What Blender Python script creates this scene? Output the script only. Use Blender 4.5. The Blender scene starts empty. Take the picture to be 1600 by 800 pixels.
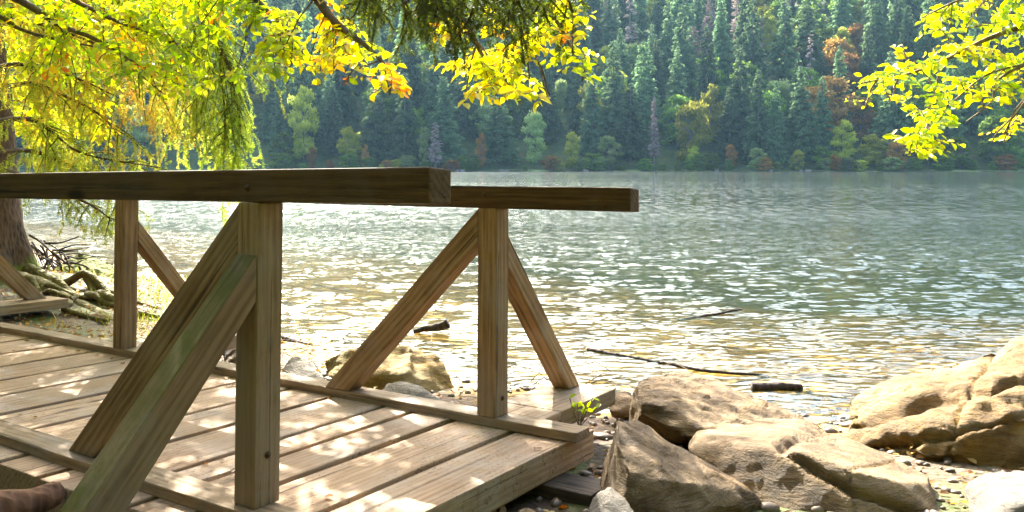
import bpy, bmesh, math, random
import numpy as np
from mathutils import Vector, Matrix, noise, Quaternion

random.seed(7); RNG = np.random.default_rng(11)
scene = bpy.context.scene
COL = scene.collection
R = math.radians
# ------------------------------------------------------------------ camera, world, sun, exposure
EYE = 1.6
F = 1333.4                      # focal length in pixels of the 1600 px wide photograph
cam_data = bpy.data.cameras.new('camera'); cam = bpy.data.objects.new('camera', cam_data); COL.objects.link(cam)
cam.location = (0, 0, EYE); cam.rotation_euler = (R(90), 0, 0)
cam_data.sensor_width = 36; cam_data.lens = 36 * F / 1600; cam_data.shift_y = -142 / 1600
cam_data.clip_start = 0.05; cam_data.clip_end = 3000
scene.camera = cam
SUN_AZ, SUN_EL = R(-16), R(37)  # azimuth from +Y towards +X
sun_dir = Vector((math.sin(SUN_AZ) * math.cos(SUN_EL), math.cos(SUN_AZ) * math.cos(SUN_EL), math.sin(SUN_EL)))
sd = bpy.data.lights.new('sun', 'SUN'); sd.energy = 5.0; sd.angle = R(0.5); sd.color = (1, .94, .82)
so = bpy.data.objects.new('sun', sd); COL.objects.link(so)
so.rotation_euler = sun_dir.to_track_quat('Z', 'Y').to_euler(); so.location = (-6, 20, 40)
world = bpy.data.worlds.new('World'); scene.world = world; world.use_nodes = True
wn = world.node_tree; sky = wn.nodes.new('ShaderNodeTexSky'); sky.sky_type = 'NISHITA'; sky.sun_disc = False
sky.sun_elevation = SUN_EL; sky.sun_rotation = SUN_AZ; sky.dust_density = 5.0; sky.air_density = 1.0
wn.links.new(sky.outputs[0], wn.nodes['Background'].inputs[0]); wn.nodes['Background'].inputs[1].default_value = 0.125
scene.view_settings.view_transform = 'Standard'; scene.view_settings.look = 'None'
scene.view_settings.exposure = 2.5; scene.view_settings.gamma = 1
cy = scene.cycles
cy.use_denoising = True; cy.max_bounces = 8; cy.transparent_max_bounces = 12; cy.volume_bounces = 0
cy.diffuse_bounces = 4; cy.glossy_bounces = 3; cy.transmission_bounces = 5
cy.caustics_reflective = False; cy.caustics_refractive = False; cy.sample_clamp_indirect = 8

# ------------------------------------------------------------------ helpers
def at(px, py, Y):
    return Vector(((px - 800) / F * Y, Y, EYE + (258 - py) / F * Y))
def tag(o, label=None, cat=None, group=None, kind=None):
    if label: o['label'] = label
    if cat: o['category'] = cat
    if group: o['group'] = group
    if kind: o['kind'] = kind
    return o
def empty(name, loc=(0, 0, 0)):
    o = bpy.data.objects.new(name, None); COL.objects.link(o); o.location = loc; return o
def mesh_obj(name, verts, faces, mat, parent=None, smooth=False, loops=None):
    me = bpy.data.meshes.new(name)
    if isinstance(verts, np.ndarray):
        nv = len(verts); me.vertices.add(nv); me.vertices.foreach_set('co', verts.astype(np.float32).ravel())
        k = faces.shape[1]; nf = len(faces)
        me.loops.add(nf * k); me.loops.foreach_set('vertex_index', faces.astype(np.int32).ravel())
        me.polygons.add(nf); me.polygons.foreach_set('loop_start', np.arange(0, nf * k, k, dtype=np.int32))
        me.update(calc_edges=True)
    else:
        me.from_pydata([tuple(v) for v in verts], [], faces); me.update()
    if smooth: me.polygons.foreach_set('use_smooth', [True] * len(me.polygons))
    if mat: me.materials.append(mat)
    o = bpy.data.objects.new(name, me); COL.objects.link(o)
    if parent: o.parent = parent
    return o
def face_attr(o, name, vals):
    a = o.data.attributes.new(name, 'FLOAT', 'FACE'); a.data.foreach_set('value', np.asarray(vals, np.float32))

class MAT:
    def __init__(s, name):
        s.m = bpy.data.materials.new(name); s.m.use_nodes = True; s.t = s.m.node_tree
        s.b = s.t.nodes['Principled BSDF']; s.out = s.t.nodes['Material Output']
    def n(s, typ, **kw):
        nd = s.t.nodes.new('ShaderNode' + typ)
        for k, v in kw.items():
            if k.startswith('i_'): nd.inputs[int(k[2:]) if k[2:].isdigit() else k[2:].replace('_', ' ')].default_value = v
            else: setattr(nd, k, v)
        return nd
    def l(s, a, b): s.t.links.new(a, b)
    def ramp(s, fac, stops):
        r = s.n('ValToRGB'); e = r.color_ramp.elements
        while len(e) < len(stops): e.new(.5)
        for q, (p, c) in zip(e, stops): q.position = p; q.color = (*c, 1) if len(c) == 3 else c
        s.l(fac, r.inputs[0]); return r.outputs[0]
    def mix(s, fac, a, b, mode='MIX'):
        m = s.n('Mix', data_type='RGBA', blend_type=mode)
        for sock, v in ((m.inputs[0], fac), (m.inputs[6], a), (m.inputs[7], b)):
            if isinstance(v, bpy.types.NodeSocket): s.l(v, sock)
            else: sock.default_value = (*v, 1) if isinstance(v, tuple) else v
        return m.outputs[2]
    def coord(s, kind='Object', scale=(1, 1, 1), rot=(0, 0, 0)):
        c = s.n('TexCoord'); m = s.n('Mapping'); m.inputs['Scale'].default_value = scale; m.inputs['Rotation'].default_value = rot
        s.l(c.outputs[kind], m.inputs[0]); return m.outputs[0]
    def noise(s, vec, scale, detail=4, rough=.55, dist=0):
        n = s.n('TexNoise'); n.inputs['Scale'].default_value = scale; n.inputs['Detail'].default_value = detail
        n.inputs['Roughness'].default_value = rough; n.inputs['Distortion'].default_value = dist
        if vec: s.l(vec, n.inputs[0])
        return n.outputs[0]
    def math(s, op, a, b=0.0, clamp=False):
        m = s.n('Math', operation=op, use_clamp=clamp)
        for sock, v in zip(m.inputs, (a, b)):
            if isinstance(v, bpy.types.NodeSocket): s.l(v, sock)
            else: sock.default_value = v
        return m.outputs[0]
    def bump(s, h, strength, dist=.01, normal=None):
        b = s.n('Bump'); b.inputs['Strength'].default_value = strength; b.inputs['Distance'].default_value = dist
        s.l(h, b.inputs['Height'])
        if normal: s.l(normal, b.inputs['Normal'])
        return b.outputs[0]

# ------------------------------------------------------------------ materials
def wood_mat(name, c_dark, c_light, moss=0.0, speck=0.0):
    m = MAT(name)
    oi = m.n('ObjectInfo'); tc = m.n('TexCoord'); mp = m.n('Mapping')
    off = m.n('CombineXYZ'); r10 = m.math('MULTIPLY', oi.outputs['Random'], 37.0)
    for k in range(3): m.l(r10, off.inputs[k])
    m.l(tc.outputs['Object'], mp.inputs[0]); m.l(off.outputs[0], mp.inputs['Location'])
    v = m.n('Mapping'); v.inputs['Scale'].default_value = (.35, 5, 5); m.l(mp.outputs[0], v.inputs[0])
    grain = m.noise(v.outputs[0], 9, 6, .65, .25)
    v2 = m.n('Mapping'); v2.inputs['Scale'].default_value = (.5, 4, 4); m.l(mp.outputs[0], v2.inputs[0])
    wv = m.n('TexWave', wave_type='RINGS', rings_direction='X'); wv.inputs['Scale'].default_value = 3.4; wv.inputs['Distortion'].default_value = 5.0
    wv.inputs['Detail'].default_value = 3; wv.inputs['Detail Scale'].default_value = .8; m.l(v2.outputs[0], wv.inputs[0])
    g = m.math('ADD', m.math('MULTIPLY', grain, .86), m.math('MULTIPLY', wv.outputs['Fac'], .14))
    col = m.ramp(g, [(.3, c_dark), (.62, c_light)])
    blot = m.noise(mp.outputs[0], 3.2, 4, .6)
    col = m.mix(m.ramp(blot, [(.35, (1, 1, 1)), (.65, (0, 0, 0))]), col, m.mix(.28, col, tuple(x * .5 for x in c_dark)))
    # knots
    vk = m.n('Mapping'); vk.inputs['Scale'].default_value = (1.6, 5, 5); m.l(mp.outputs[0], vk.inputs[0])
    vo = m.n('TexVoronoi'); vo.inputs['Scale'].default_value = 1.0; m.l(vk.outputs[0], vo.inputs[0])
    col = m.mix(m.ramp(vo.outputs['Distance'], [(.07, (1, 1, 1)), (.14, (0, 0, 0))]), col, tuple(x * .35 for x in c_dark))
    vc = m.n('Mapping'); vc.inputs['Scale'].default_value = (.5, 26, 26); m.l(mp.outputs[0], vc.inputs[0])
    crk = m.noise(vc.outputs[0], 1.6, 2, .5, .3); crf = m.ramp(crk, [(.655, (0, 0, 0)), (.675, (1, 1, 1))])
    col = m.mix(m.math('MULTIPLY', crf, .75), col, tuple(x * .25 for x in c_dark))
    gry = m.ramp(m.noise(mp.outputs[0], 1.4, 5, .7, .5), [(.48, (0, 0, 0)), (.62, (.5, .5, .5))])
    col = m.mix(gry, col, tuple((sum(c_light) / 3 * .6 + .4 * c) * 1.05 for c in c_light))
    br = m.n('HueSaturation'); m.l(col, br.inputs['Color'])
    m.l(m.math('ADD', m.math('MULTIPLY', oi.outputs['Random'], .35), .82), br.inputs['Value']); col = br.outputs[0]
    if speck:
        dirt = m.noise(tc.outputs['Object'], 60, 3, .7)
        big = m.noise(tc.outputs['Object'], 5, 3, .6)
        f = m.math('MULTIPLY', m.ramp(dirt, [(.56, (0, 0, 0)), (.64, (1, 1, 1))]), m.ramp(big, [(.42, (0, 0, 0)), (.6, (1, 1, 1))]))
        col = m.mix(m.math('MULTIPLY', f, speck), col, (.1, .06, .03))
    if moss:
        ge = m.n('NewGeometry'); sx = m.n('SeparateXYZ'); m.l(ge.outputs['Normal'], sx.inputs[0])
        up = m.ramp(sx.outputs[2], [(.25, (0, 0, 0)), (.55, (1, 1, 1))])
        mn = m.ramp(m.noise(tc.outputs['Object'], 7, 5, .7), [(.3, (.35, .35, .35)), (.62, (1, 1, 1))])
        col = m.mix(m.math('MULTIPLY', m.math('MULTIPLY', up, mn), moss), col, (.068, .078, .002))
    m.l(col, m.b.inputs['Base Color']); m.b.inputs['Roughness'].default_value = .72
    m.b.inputs['Specular IOR Level'].default_value = .2
    fine = m.noise(v.outputs[0], 40, 4, .7)
    m.l(m.bump(m.math('SUBTRACT', m.math('ADD', g, m.math('MULTIPLY', fine, .5)), m.math('MULTIPLY', crf, .8)), .7, .007), m.b.inputs['Normal'])
    return m.m
M_POST = wood_mat('weathered_post_wood', (.16, .095, .042), (.38, .25, .135))
M_RAIL = wood_mat('handrail_wood', (.065, .037, .012), (.15, .09, .034))
M_MOSSY = wood_mat('mossy_brace_wood', (.16, .095, .05), (.34, .225, .135), moss=.92)
M_DECK = wood_mat('deck_board_wood', (.31, .195, .11), (.52, .36, .235), speck=.8)
M_CURB = wood_mat('kerb_timber_wood', (.22, .145, .085), (.42, .295, .19), moss=.18, speck=.3)
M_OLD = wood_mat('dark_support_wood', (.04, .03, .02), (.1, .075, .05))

def rock_mat(name, c1, c2, c3, algae=0.0, rot=(.3, .5, 0)):
    m = MAT(name); tc = m.coord('Object', (1, 1, 1)); st = m.coord('Object', (1, 1, 3.6), rot)
    a = m.noise(tc, 1.7, 8, .62, .3); b = m.noise(st, 5, 9, .68, .6); c = m.noise(tc, 28, 5, .7)
    col = m.mix(m.ramp(b, [(.32, (0, 0, 0)), (.66, (1, 1, 1))]), c1, c2)
    col = m.mix(m.ramp(a, [(.45, (0, 0, 0)), (.66, (.85, .85, .85))]), col, c3)
    col = m.mix(m.ramp(c, [(.60, (0, 0, 0)), (.72, (.6, .6, .6))]), col, (.07, .055, .04))
    vein = m.noise(st, 2.2, 10, .75, 1.6)
    col = m.mix(m.ramp(vein, [(.485, (0, 0, 0)), (.5, (.55, .55, .55)), (.515, (0, 0, 0))]), col, (.05, .04, .03))
    if algae:
        ge = m.n('NewGeometry'); sx = m.n('SeparateXYZ'); m.l(ge.outputs['Normal'], sx.inputs[0])
        low = m.ramp(sx.outputs[2], [(.15, (1, 1, 1)), (.6, (0, 0, 0))])
        nn = m.ramp(m.noise(tc, 3.5, 6, .7), [(.35, (.25, .25, .25)), (.6, (1, 1, 1))])
        col = m.mix(m.math('MULTIPLY', m.math('MULTIPLY', low, nn), algae), col, (.33, .19, .01))
    m.l(col, m.b.inputs['Base Color']); m.b.inputs['Roughness'].default_value = .8
    h = m.math('ADD', m.math('MULTIPLY', b, 1.0), m.math('ADD', m.math('MULTIPLY', c, .22), m.math('MULTIPLY', vein, .5)))
    rg = m.n('TexNoise', noise_type='RIDGED_MULTIFRACTAL'); rg.inputs['Scale'].default_value = 4.5; rg.inputs['Detail'].default_value = 9; rg.inputs['Roughness'].default_value = .62; rg.inputs['Distortion'].default_value = .5; m.l(st, rg.inputs[0])
    h = m.math('ADD', h, m.math('MULTIPLY', rg.outputs[0], .35))
    m.l(m.bump(h, 1.0, .075), m.b.inputs['Normal'])
    return m.m
M_ROCK = rock_mat('tan_lake_rock', (.075, .04, .010), (.24, .14, .046), (.42, .30, .155))
M_ROCKY = rock_mat('ochre_lake_rock', (.10, .052, .008), (.28, .155, .035), (.43, .30, .13), algae=.45)
M_ROCKA = rock_mat('algae_coated_rock', (.2, .11, .008), (.38, .23, .03), (.46, .35, .15), algae=1.0)
M_ROCKW = rock_mat('pale_granite_rock', (.15, .125, .095), (.27, .235, .19), (.33, .3, .25))

def leaf_mat(name, stops, trans=.55, emis=0):
    m = MAT(name); at_ = m.n('Attribute', attribute_name='tint')
    col = m.ramp(at_.outputs['Fac'], stops)
    d = m.n('BsdfDiffuse'); t = m.n('BsdfTranslucent'); g = m.n('BsdfGlossy'); g.inputs['Roughness'].default_value = .45
    m.l(col, d.inputs[0])
    hs = m.n('HueSaturation'); hs.inputs['Value'].default_value = 1.7; hs.inputs['Saturation'].default_value = 1.1
    m.l(col, hs.inputs['Color']); m.l(hs.outputs[0], t.inputs[0])
    mx = m.n('MixShader'); mx.inputs[0].default_value = trans; m.l(d.outputs[0], mx.inputs[1]); m.l(t.outputs[0], mx.inputs[2])
    m2 = m.n('MixShader'); m2.inputs[0].default_value = .05; m.l(mx.outputs[0], m2.inputs[1]); m.l(g.outputs[0], m2.inputs[2])
    m.t.nodes.remove(m.b); m.l(m2.outputs[0], m.out.inputs[0]); return m.m
M_BEECH = leaf_mat('autumn_beech_leaf', [(0, (.22, .36, .03)), (.45, (.46, .55, .045)), (.75, (.68, .6, .05)), (.95, (.7, .44, .04)), (1, (.55, .16, .02))], .68)
M_BEECHG = leaf_mat('green_beech_leaf', [(0, (.22, .36, .012)), (.6, (.45, .52, .015)), (1, (.62, .52, .03))], .62)
M_NEEDLE = leaf_mat('spruce_needle', [(0, (.10, .18, .03)), (.5, (.36, .44, .06)), (.75, (.6, .52, .1)), (1, (.55, .26, .06))], .6)
M_NEEDLE_SHADE = leaf_mat('shade_toned_spruce_needle', [(0, (.035, .055, .006)), (1, (.10, .125, .012))], .35)  # darker needle colour carries the shade on the overhead boughs
def bark_mat(name, a, b, moss=0.0):
    m = MAT(name); tc = m.coord('Object', (1, 1, .35))
    v = m.n('TexVoronoi'); v.inputs['Scale'].default_value = 26; m.l(tc, v.inputs[0])
    n = m.noise(tc, 7, 8, .7); col = m.ramp(m.math('ADD', m.math('MULTIPLY', v.outputs[0], .5), m.math('MULTIPLY', n, .6)), [(.3, a), (.7, b)])
    if moss:
        pn = m.n('NewGeometry'); sx = m.n('SeparateXYZ'); m.l(pn.outputs['Position'], sx.inputs[0]); nz = m.n('SeparateXYZ'); m.l(pn.outputs['Normal'], nz.inputs[0])
        f = m.ramp(m.math('ADD', m.math('MULTIPLY', sx.outputs[2], -.55), m.math('ADD', m.math('MULTIPLY', nz.outputs[2], .5), m.noise(m.coord(), 4, 6, .7))), [(.35, (0, 0, 0)), (.55, (1, 1, 1))])
        col = m.mix(m.math('MULTIPLY', f, moss), col, (.12, .15, .012))
    m.l(col, m.b.inputs['Base Color']); m.b.inputs['Roughness'].default_value = .9
    m.l(m.bump(m.math('ADD', v.outputs[0], n), .8, .02), m.b.inputs['Normal']); return m.m
M_BARK = bark_mat('spruce_bark', (.035, .02, .012), (.125, .072, .04), .9)
M_BARKR = bark_mat('mossy_root_bark', (.10, .05, .03), (.16, .1, .065), .45)
M_MOUND = bark_mat('mossy_earth', (.05, .03, .015), (.2, .14, .08), .8)
M_BARKB = bark_mat('beech_bark', (.06, .045, .03), (.16, .12, .09))
M_TWIG = bark_mat('dry_twig', (.1, .07, .045), (.3, .22, .15))
M_REDLOG = bark_mat('red_brown_log', (.07, .03, .015), (.26, .13, .075))
M_WET = bark_mat('wet_driftwood', (.02, .014, .012), (.07, .05, .045))

# ------------------------------------------------------------------ the setting: ground, hillside, water
SHORE = [(-90, 60), (-30, 33), (-14, 21), (-8.2, 15.2), (-5.2, 11.4), (-3.4, 8.8), (-2.0, 7.5), (-.36, 6.0), (.67, 5.45), (2.1, 5.0), (5, 4.7), (10, 4.0), (20, 2.5), (60, -20), (90, -40)]
def shore_dist(x, y):
    P = np.array(SHORE, float); best = np.full(x.shape, 1e9); sign = np.ones(x.shape)
    for a, b in zip(P[:-1], P[1:]):
        d = b - a; L2 = d @ d
        t = np.clip(((x - a[0]) * d[0] + (y - a[1]) * d[1]) / L2, 0, 1)
        dx = x - (a[0] + t * d[0]); dy = y - (a[1] + t * d[1]); q = np.hypot(dx, dy)
        s = np.where(d[0] * dy - d[1] * dx < 0, 1.0, -1.0)     # right of the line (towards the camera) is land
        m = q < best; best = np.where(m, q, best); sign = np.where(m, s, sign)
    return best * sign
def vnoise(x, y, s, seed=0.0, octv=4):
    r = np.random.default_rng(int(seed * 10) + 5); out = np.zeros_like(x); amp = 1.0; tot = 0
    for o in range(octv):
        for k in range(5):
            a = r.uniform(0, 2 * math.pi); f = s * 2 ** o * r.uniform(.7, 1.4)
            out += amp * np.sin((x * math.cos(a) + y * math.sin(a)) * f + r.uniform(0, 6.28) + 1.7 * np.sin((x * math.sin(a * 1.7) - y * math.cos(a * 1.3)) * f * .6)) / 5
        tot += amp; amp *= .55
    return out / tot * 1.6
def ground_h(x, y):
    s = shore_dist(x, y)
    land = .02 + .07 * s + .0 * s; land = np.where(s > 3, .23 + .02 * (s - 3), land)
    mound = .16 * np.exp(-(((x + 5.9) / 2.2) ** 2 + ((y - 10.4) / 1.9) ** 2))
    wet = np.where(s > -8, .085 * s, -.68 + .12 * (s + 8)); wet = np.maximum(wet, -4)
    h = np.where(s > 0, land, wet + .02) + mound
    near = np.exp(-np.maximum(np.hypot(x, y) - 12, 0) / 12)
    h = h + near * (.028 * vnoise(x, y, 2.2, 1) + .012 * vnoise(x, y, 11, 2, 3))
    return h + .03 * vnoise(x, y, .35, 3) * (s > 0)
def GH(x, y): return float(ground_h(np.array([float(x)]), np.array([float(y)]))[0])
def axis(lo, hi, c, n, k=4.5):
    t = np.linspace(-1, 1, n); u = np.sinh(t * k) / math.sinh(k)
    return np.where(u < 0, c + u * (c - lo), c + u * (hi - c))
gx = axis(-190, 190, -1, 420); gy = axis(-60, 212, 6, 420)
X, Yg = np.meshgrid(gx, gy); Hg = ground_h(X, Yg)
V = np.stack([X.ravel(), Yg.ravel(), Hg.ravel()], 1); nx, ny = len(gx), len(gy)
ii, jj = np.meshgrid(np.arange(nx - 1), np.arange(ny - 1)); b0 = (jj * nx + ii).ravel()
Q = np.stack([b0, b0 + 1, b0 + nx + 1, b0 + nx], 1)
m = MAT('lake_shore_ground'); ge = m.n('NewGeometry'); sx = m.n('SeparateXYZ'); m.l(ge.outputs['Position'], sx.inputs[0]); pos = ge.outputs['Position']
peb = m.n('TexVoronoi'); peb.inputs['Scale'].default_value = 22; m.l(pos, peb.inputs[0])
pc = m.n('SeparateColor'); m.l(peb.outputs['Color'], pc.inputs[0])
gr = m.ramp(pc.outputs[0], [(0, (.06, .035, .018)), (.4, (.18, .12, .065)), (.8, (.3, .23, .15)), (1, (.24, .09, .03))])
soil = m.ramp(m.noise(pos, 5, 8, .7), [(.35, (.022, .013, .007)), (.65, (.085, .05, .024))])
col = m.mix(m.ramp(m.noise(pos, 1.3, 4), [(.4, (0, 0, 0)), (.6, (1, 1, 1))]), gr, soil)
moss = m.ramp(m.noise(pos, 1.9, 7, .7), [(.47, (0, 0, 0)), (.56, (1, 1, 1))])
hi = m.ramp(sx.outputs[2], [(.045, (0, 0, 0)), (.12, (1, 1, 1))])
col = m.mix(hi, col, soil)
col = m.mix(m.math('MULTIPLY', moss, hi), col, (.07, .095, .01))
bed = m.ramp(m.noise(pos, 1.6, 6, .65), [(.35, (.16, .08, .008)), (.5, (.6, .36, .05)), (.65, (.75, .52, .13))])
bedw = m.mix(.2, bed, gr)
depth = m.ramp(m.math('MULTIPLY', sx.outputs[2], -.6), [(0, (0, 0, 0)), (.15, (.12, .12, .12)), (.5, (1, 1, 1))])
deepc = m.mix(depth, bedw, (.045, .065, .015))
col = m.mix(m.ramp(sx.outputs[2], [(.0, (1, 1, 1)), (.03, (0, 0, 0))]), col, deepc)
m.l(col, m.b.inputs['Base Color']); m.b.inputs['Roughness'].default_value = .85
m.l(m.bump(m.math('ADD', peb.outputs[0], m.noise(pos, 40, 4)), .7, .02), m.b.inputs['Normal'])
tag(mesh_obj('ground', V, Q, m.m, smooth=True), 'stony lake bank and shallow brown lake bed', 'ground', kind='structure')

# water: polar sheet, finer near the shore, waves in the mesh
def far_shore(x): return 214 + 6 * np.sin(x * .021 + 1) + 3 * np.sin(x * .06)
NR = 1500
rr = 4.0 * np.exp(np.linspace(0, math.log(262 / 4.0), NR))
th = np.concatenate([np.linspace(-88, -38, 26)[:-1], np.linspace(-38, 38, 1000), np.linspace(38, 88, 26)[1:]]) * math.pi / 180
TH, RR = np.meshgrid(th, rr); WX = RR * np.sin(TH); WY = RR * np.cos(TH); WZ = np.zeros_like(WX)
wr = np.random.default_rng(3)
cell = np.maximum((rr[1] / rr[0] - 1) * RR, 1e-3)
def waves(K, l0, l1, slope, spread, mean=R(6)):
    out = np.zeros_like(WX); lam = np.exp(wr.uniform(math.log(l0), math.log(l1), K)); an = wr.normal(0, spread, K) + mean
    for k in range(K):
        kx, ky = math.sin(an[k]) * 6.283 / lam[k], -math.cos(an[k]) * 6.283 / lam[k]
        w = np.clip((lam[k] / cell - 2.0) / 1.5, 0, 1)
        out += w * lam[k] / 6.283 * np.sin(kx * WX + ky * WY + wr.uniform(0, 6.28) + .8 * np.sin(WX * .31 * wr.uniform(.4, 1) + WY * .23 + k))
    return out * slope * math.sqrt(2 / K)
WZ = waves(26, .35, 1.6, .02, .5) + waves(30, .08, .3, .045, .6)
env = np.clip(vnoise(WX * .55, WY * 1.5, 9.5, 8, 3) * 1.1 + .46, 0, 1.4) ** 1.5
WZ += env * waves(60, .055, .17, .52, .4)
WZ *= np.clip(.8 + .4 * vnoise(WX, WY, .12, 9, 2), .45, 1.2)
V = np.stack([WX.ravel(), WY.ravel(), WZ.ravel()], 1); nx, ny = len(th), NR
ii, jj = np.meshgrid(np.arange(nx - 1), np.arange(ny - 1)); b0 = (jj * nx + ii).ravel()
Q = np.stack([b0, b0 + 1, b0 + nx + 1, b0 + nx], 1)
m = MAT('rippled_lake_water'); ge = m.n('NewGeometry'); pos = ge.outputs['Position']
mp = m.n('Mapping'); mp.inputs['Scale'].default_value = (.7, 1.6, 1); m.l(pos, mp.inputs[0])
env_ = m.ramp(m.noise(mp.outputs[0], 5.0, 4, .75), [(.48, (.04, .04, .04)), (.58, (1, 1, 1))])
mf = m.n('Mapping'); mf.inputs['Scale'].default_value = (2.6, .6, 1); m.l(pos, mf.inputs[0]); envf = m.ramp(m.noise(mf.outputs[0], 1.0, 5, .8), [(.51, (.015, .015, .015)), (.57, (1, 1, 1))])
h1 = m.noise(mp.outputs[0], 8.5, 2, .6); h2 = m.noise(mp.outputs[0], 9, 3, .6)
vl = m.n('VectorMath', operation='LENGTH'); m.l(pos, vl.inputs[0])
fm_ = m.n('MapRange'); fm_.inputs['From Min'].default_value = 18; fm_.inputs['From Max'].default_value = 38; m.l(vl.outputs['Value'], fm_.inputs[0]); farm = fm_.outputs[0]
farf = m.n('MapRange'); farf.inputs['From Min'].default_value = 9; farf.inputs['From Max'].default_value = 40; m.l(vl.outputs['Value'], farf.inputs[0])
gu = m.ramp(m.noise(m.coord('Object', (.012, .05, 1)), 1.0, 3, .6), [(.42, (.35, .35, .35)), (.6, (1, 1, 1))])
big = m.bump(h1, .5, .17); far2 = m.n('MapRange'); far2.inputs['From Min'].default_value = 35; far2.inputs['From Max'].default_value = 130; far2.inputs['To Min'].default_value = .95; far2.inputs['To Max'].default_value = .03; m.l(vl.outputs['Value'], far2.inputs[0])
m.l(m.math('MULTIPLY', m.math('MULTIPLY', m.math('MULTIPLY', farf.outputs[0], gu), far2.outputs[0]), m.mix(farm, env_, envf)), big.node.inputs['Strength'])
big.node.inputs['Strength'].links[0].from_node
sm = m.bump(h2, .12, .01, big)
fr = m.n('Fresnel'); fr.inputs['IOR'].default_value = 1.33; m.l(sm, fr.inputs['Normal'])
gl = m.n('BsdfGlossy'); gl.inputs['Roughness'].default_value = .09; m.l(sm, gl.inputs['Normal']); gl.inputs[0].default_value = (.8, .93, .95, 1)
tr = m.n('BsdfTransparent'); tr.inputs[0].default_value = (.98, .94, .78, 1)
df = m.n('BsdfDiffuse'); df.inputs[0].default_value = (.03, .065, .022, 1)
mur = m.n('MixShader'); mur.inputs[0].default_value = .05; m.l(tr.outputs[0], mur.inputs[1]); m.l(df.outputs[0], mur.inputs[2])
mx = m.n('MixShader'); m.l(fr.outputs[0], mx.inputs[0]); m.l(mur.outputs[0], mx.inputs[1]); m.l(gl.outputs[0], mx.inputs[2])
m.t.nodes.remove(m.b); m.l(mx.outputs[0], m.out.inputs[0])
tag(mesh_obj('water', V, Q, m.m, smooth=True), 'glittering rippled lake water', 'lake', kind='structure')

# hillside beyond the lake
def hill_h(x, y):
    s = y - far_shore(x)
    return np.where(s < 0, .5 * s, np.where(s < 5, .12 * s, .6 + .53 * (s - 5))) + np.where(s > 5, 1, 0) * 3 * vnoise(x, y, .03, 5, 3) * np.clip((s - 5) / 30, 0, 1)
def HH(x, y): return float(hill_h(np.array([float(x)]), np.array([float(y)]))[0])
hx = np.linspace(-420, 420, 240); hy = np.concatenate([np.linspace(196, 230, 40)[:-1], np.linspace(230, 430, 90)])
X, Yh = np.meshgrid(hx, hy); Z = hill_h(X, Yh); V = np.stack([X.ravel(), Yh.ravel(), Z.ravel()], 1); nx, ny = len(hx), len(hy)
ii, jj = np.meshgrid(np.arange(nx - 1), np.arange(ny - 1)); b0 = (jj * nx + ii).ravel(); Q = np.stack([b0, b0 + 1, b0 + nx + 1, b0 + nx], 1)
m = MAT('forest_floor'); g = m.coord('Object'); sx = m.n('SeparateXYZ'); m.l(g, sx.inputs[0])
fl_ = m.ramp(m.noise(g, .25, 8, .7), [(.35, (.03, .05, .012)), (.55, (.07, .1, .02)), (.7, (.16, .12, .04))])
m.l(m.mix(m.math('MULTIPLY', m.ramp(sx.outputs[2], [(.25, (1, 1, 1)), (.6, (0, 0, 0))]), m.ramp(m.noise(g, .09, 3, .6), [(.5, (0, 0, 0)), (.58, (1, 1, 1))])), fl_, (.28, .34, .1)), m.b.inputs['Base Color']); m.b.inputs['Roughness'].default_value = .95
tag(mesh_obj('hillside', V, Q, m.m, smooth=True), 'steep forest floor beyond the lake', 'hillside', kind='structure')

# ------------------------------------------------------------------ the footbridge
RD = Matrix(((.83328074, .55283463, .00413237), (-.55272647, .83291312, .02737101), (.01168974, -.02509181, .9996168)))
bridge = empty('wooden_footbridge'); bridge.matrix_world = Matrix.Translation((0, 0, EYE)) @ RD.to_4x4()
tag(bridge, 'weathered timber footbridge with two handrails, braced posts and plank deck', 'footbridge')
BW = bridge.matrix_world.copy()
def timber(name, verts, faces, axis_, mat, parent=None, bevel=.006, wob=0.0, subdiv=0):
    """verts in the bridge frame; the mesh's own X runs along the grain"""
    a = Vector(axis_).normalized(); up = Vector((0, 0, 1)) if abs(a.z) < .9 else Vector((0, 1, 0))
    s = up.cross(a).normalized(); u = a.cross(s)
    vs = [Vector(v) for v in verts]; c = sum(vs, Vector()) / len(vs)
    Mx = Matrix((a, s, u)).transposed().to_4x4(); Mx.translation = c
    inv = Mx.inverted(); bm = bmesh.new(); bv = [bm.verts.new(inv @ v) for v in vs]
    for f in faces: bm.faces.new([bv[i] for i in f])
    bmesh.ops.recalc_face_normals(bm, faces=bm.faces)
    if subdiv:
        es = [e for e in bm.edges if abs((e.verts[0].co - e.verts[1].co).x) > .5]
        bmesh.ops.subdivide_edges(bm, edges=es, cuts=subdiv, use_grid_fill=True)
    bmesh.ops.bevel(bm, geom=[e for e in bm.edges if e.calc_face_angle(0) > .5], offset=bevel, segments=2, affect='EDGES', profile=.6)
    if wob:
        for v in bm.verts:
            q = v.co * 2.3 + c * 3; v.co.z += wob * noise.noise(q); v.co.y += wob * noise.noise(q + Vector((9, 9, 9)))
    me = bpy.data.meshes.new(name); bm.to_mesh(me); bm.free(); me.materials.append(mat)
    o = bpy.data.objects.new(name, me); COL.objects.link(o); o.parent = parent or bridge; o.matrix_local = Mx
    return o
BOXF = [(0, 1, 2, 3), (7, 6, 5, 4), (0, 4, 5, 1), (1, 5, 6, 2), (2, 6, 7, 3), (3, 7, 4, 0)]
def tbox(name, x0, x1, y0, y1, z0, z1, ax, mat, **k):
    v = [(x0, y0, z0), (x1, y0, z0), (x1, y1, z0), (x0, y1, z0), (x0, y0, z1), (x1, y0, z1), (x1, y1, z1), (x0, y1, z1)]
    return timber(name, v, BOXF, {'x': (1, 0, 0), 'y': (0, 1, 0), 'z': (0, 0, 1)}[ax], mat, **k)
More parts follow.
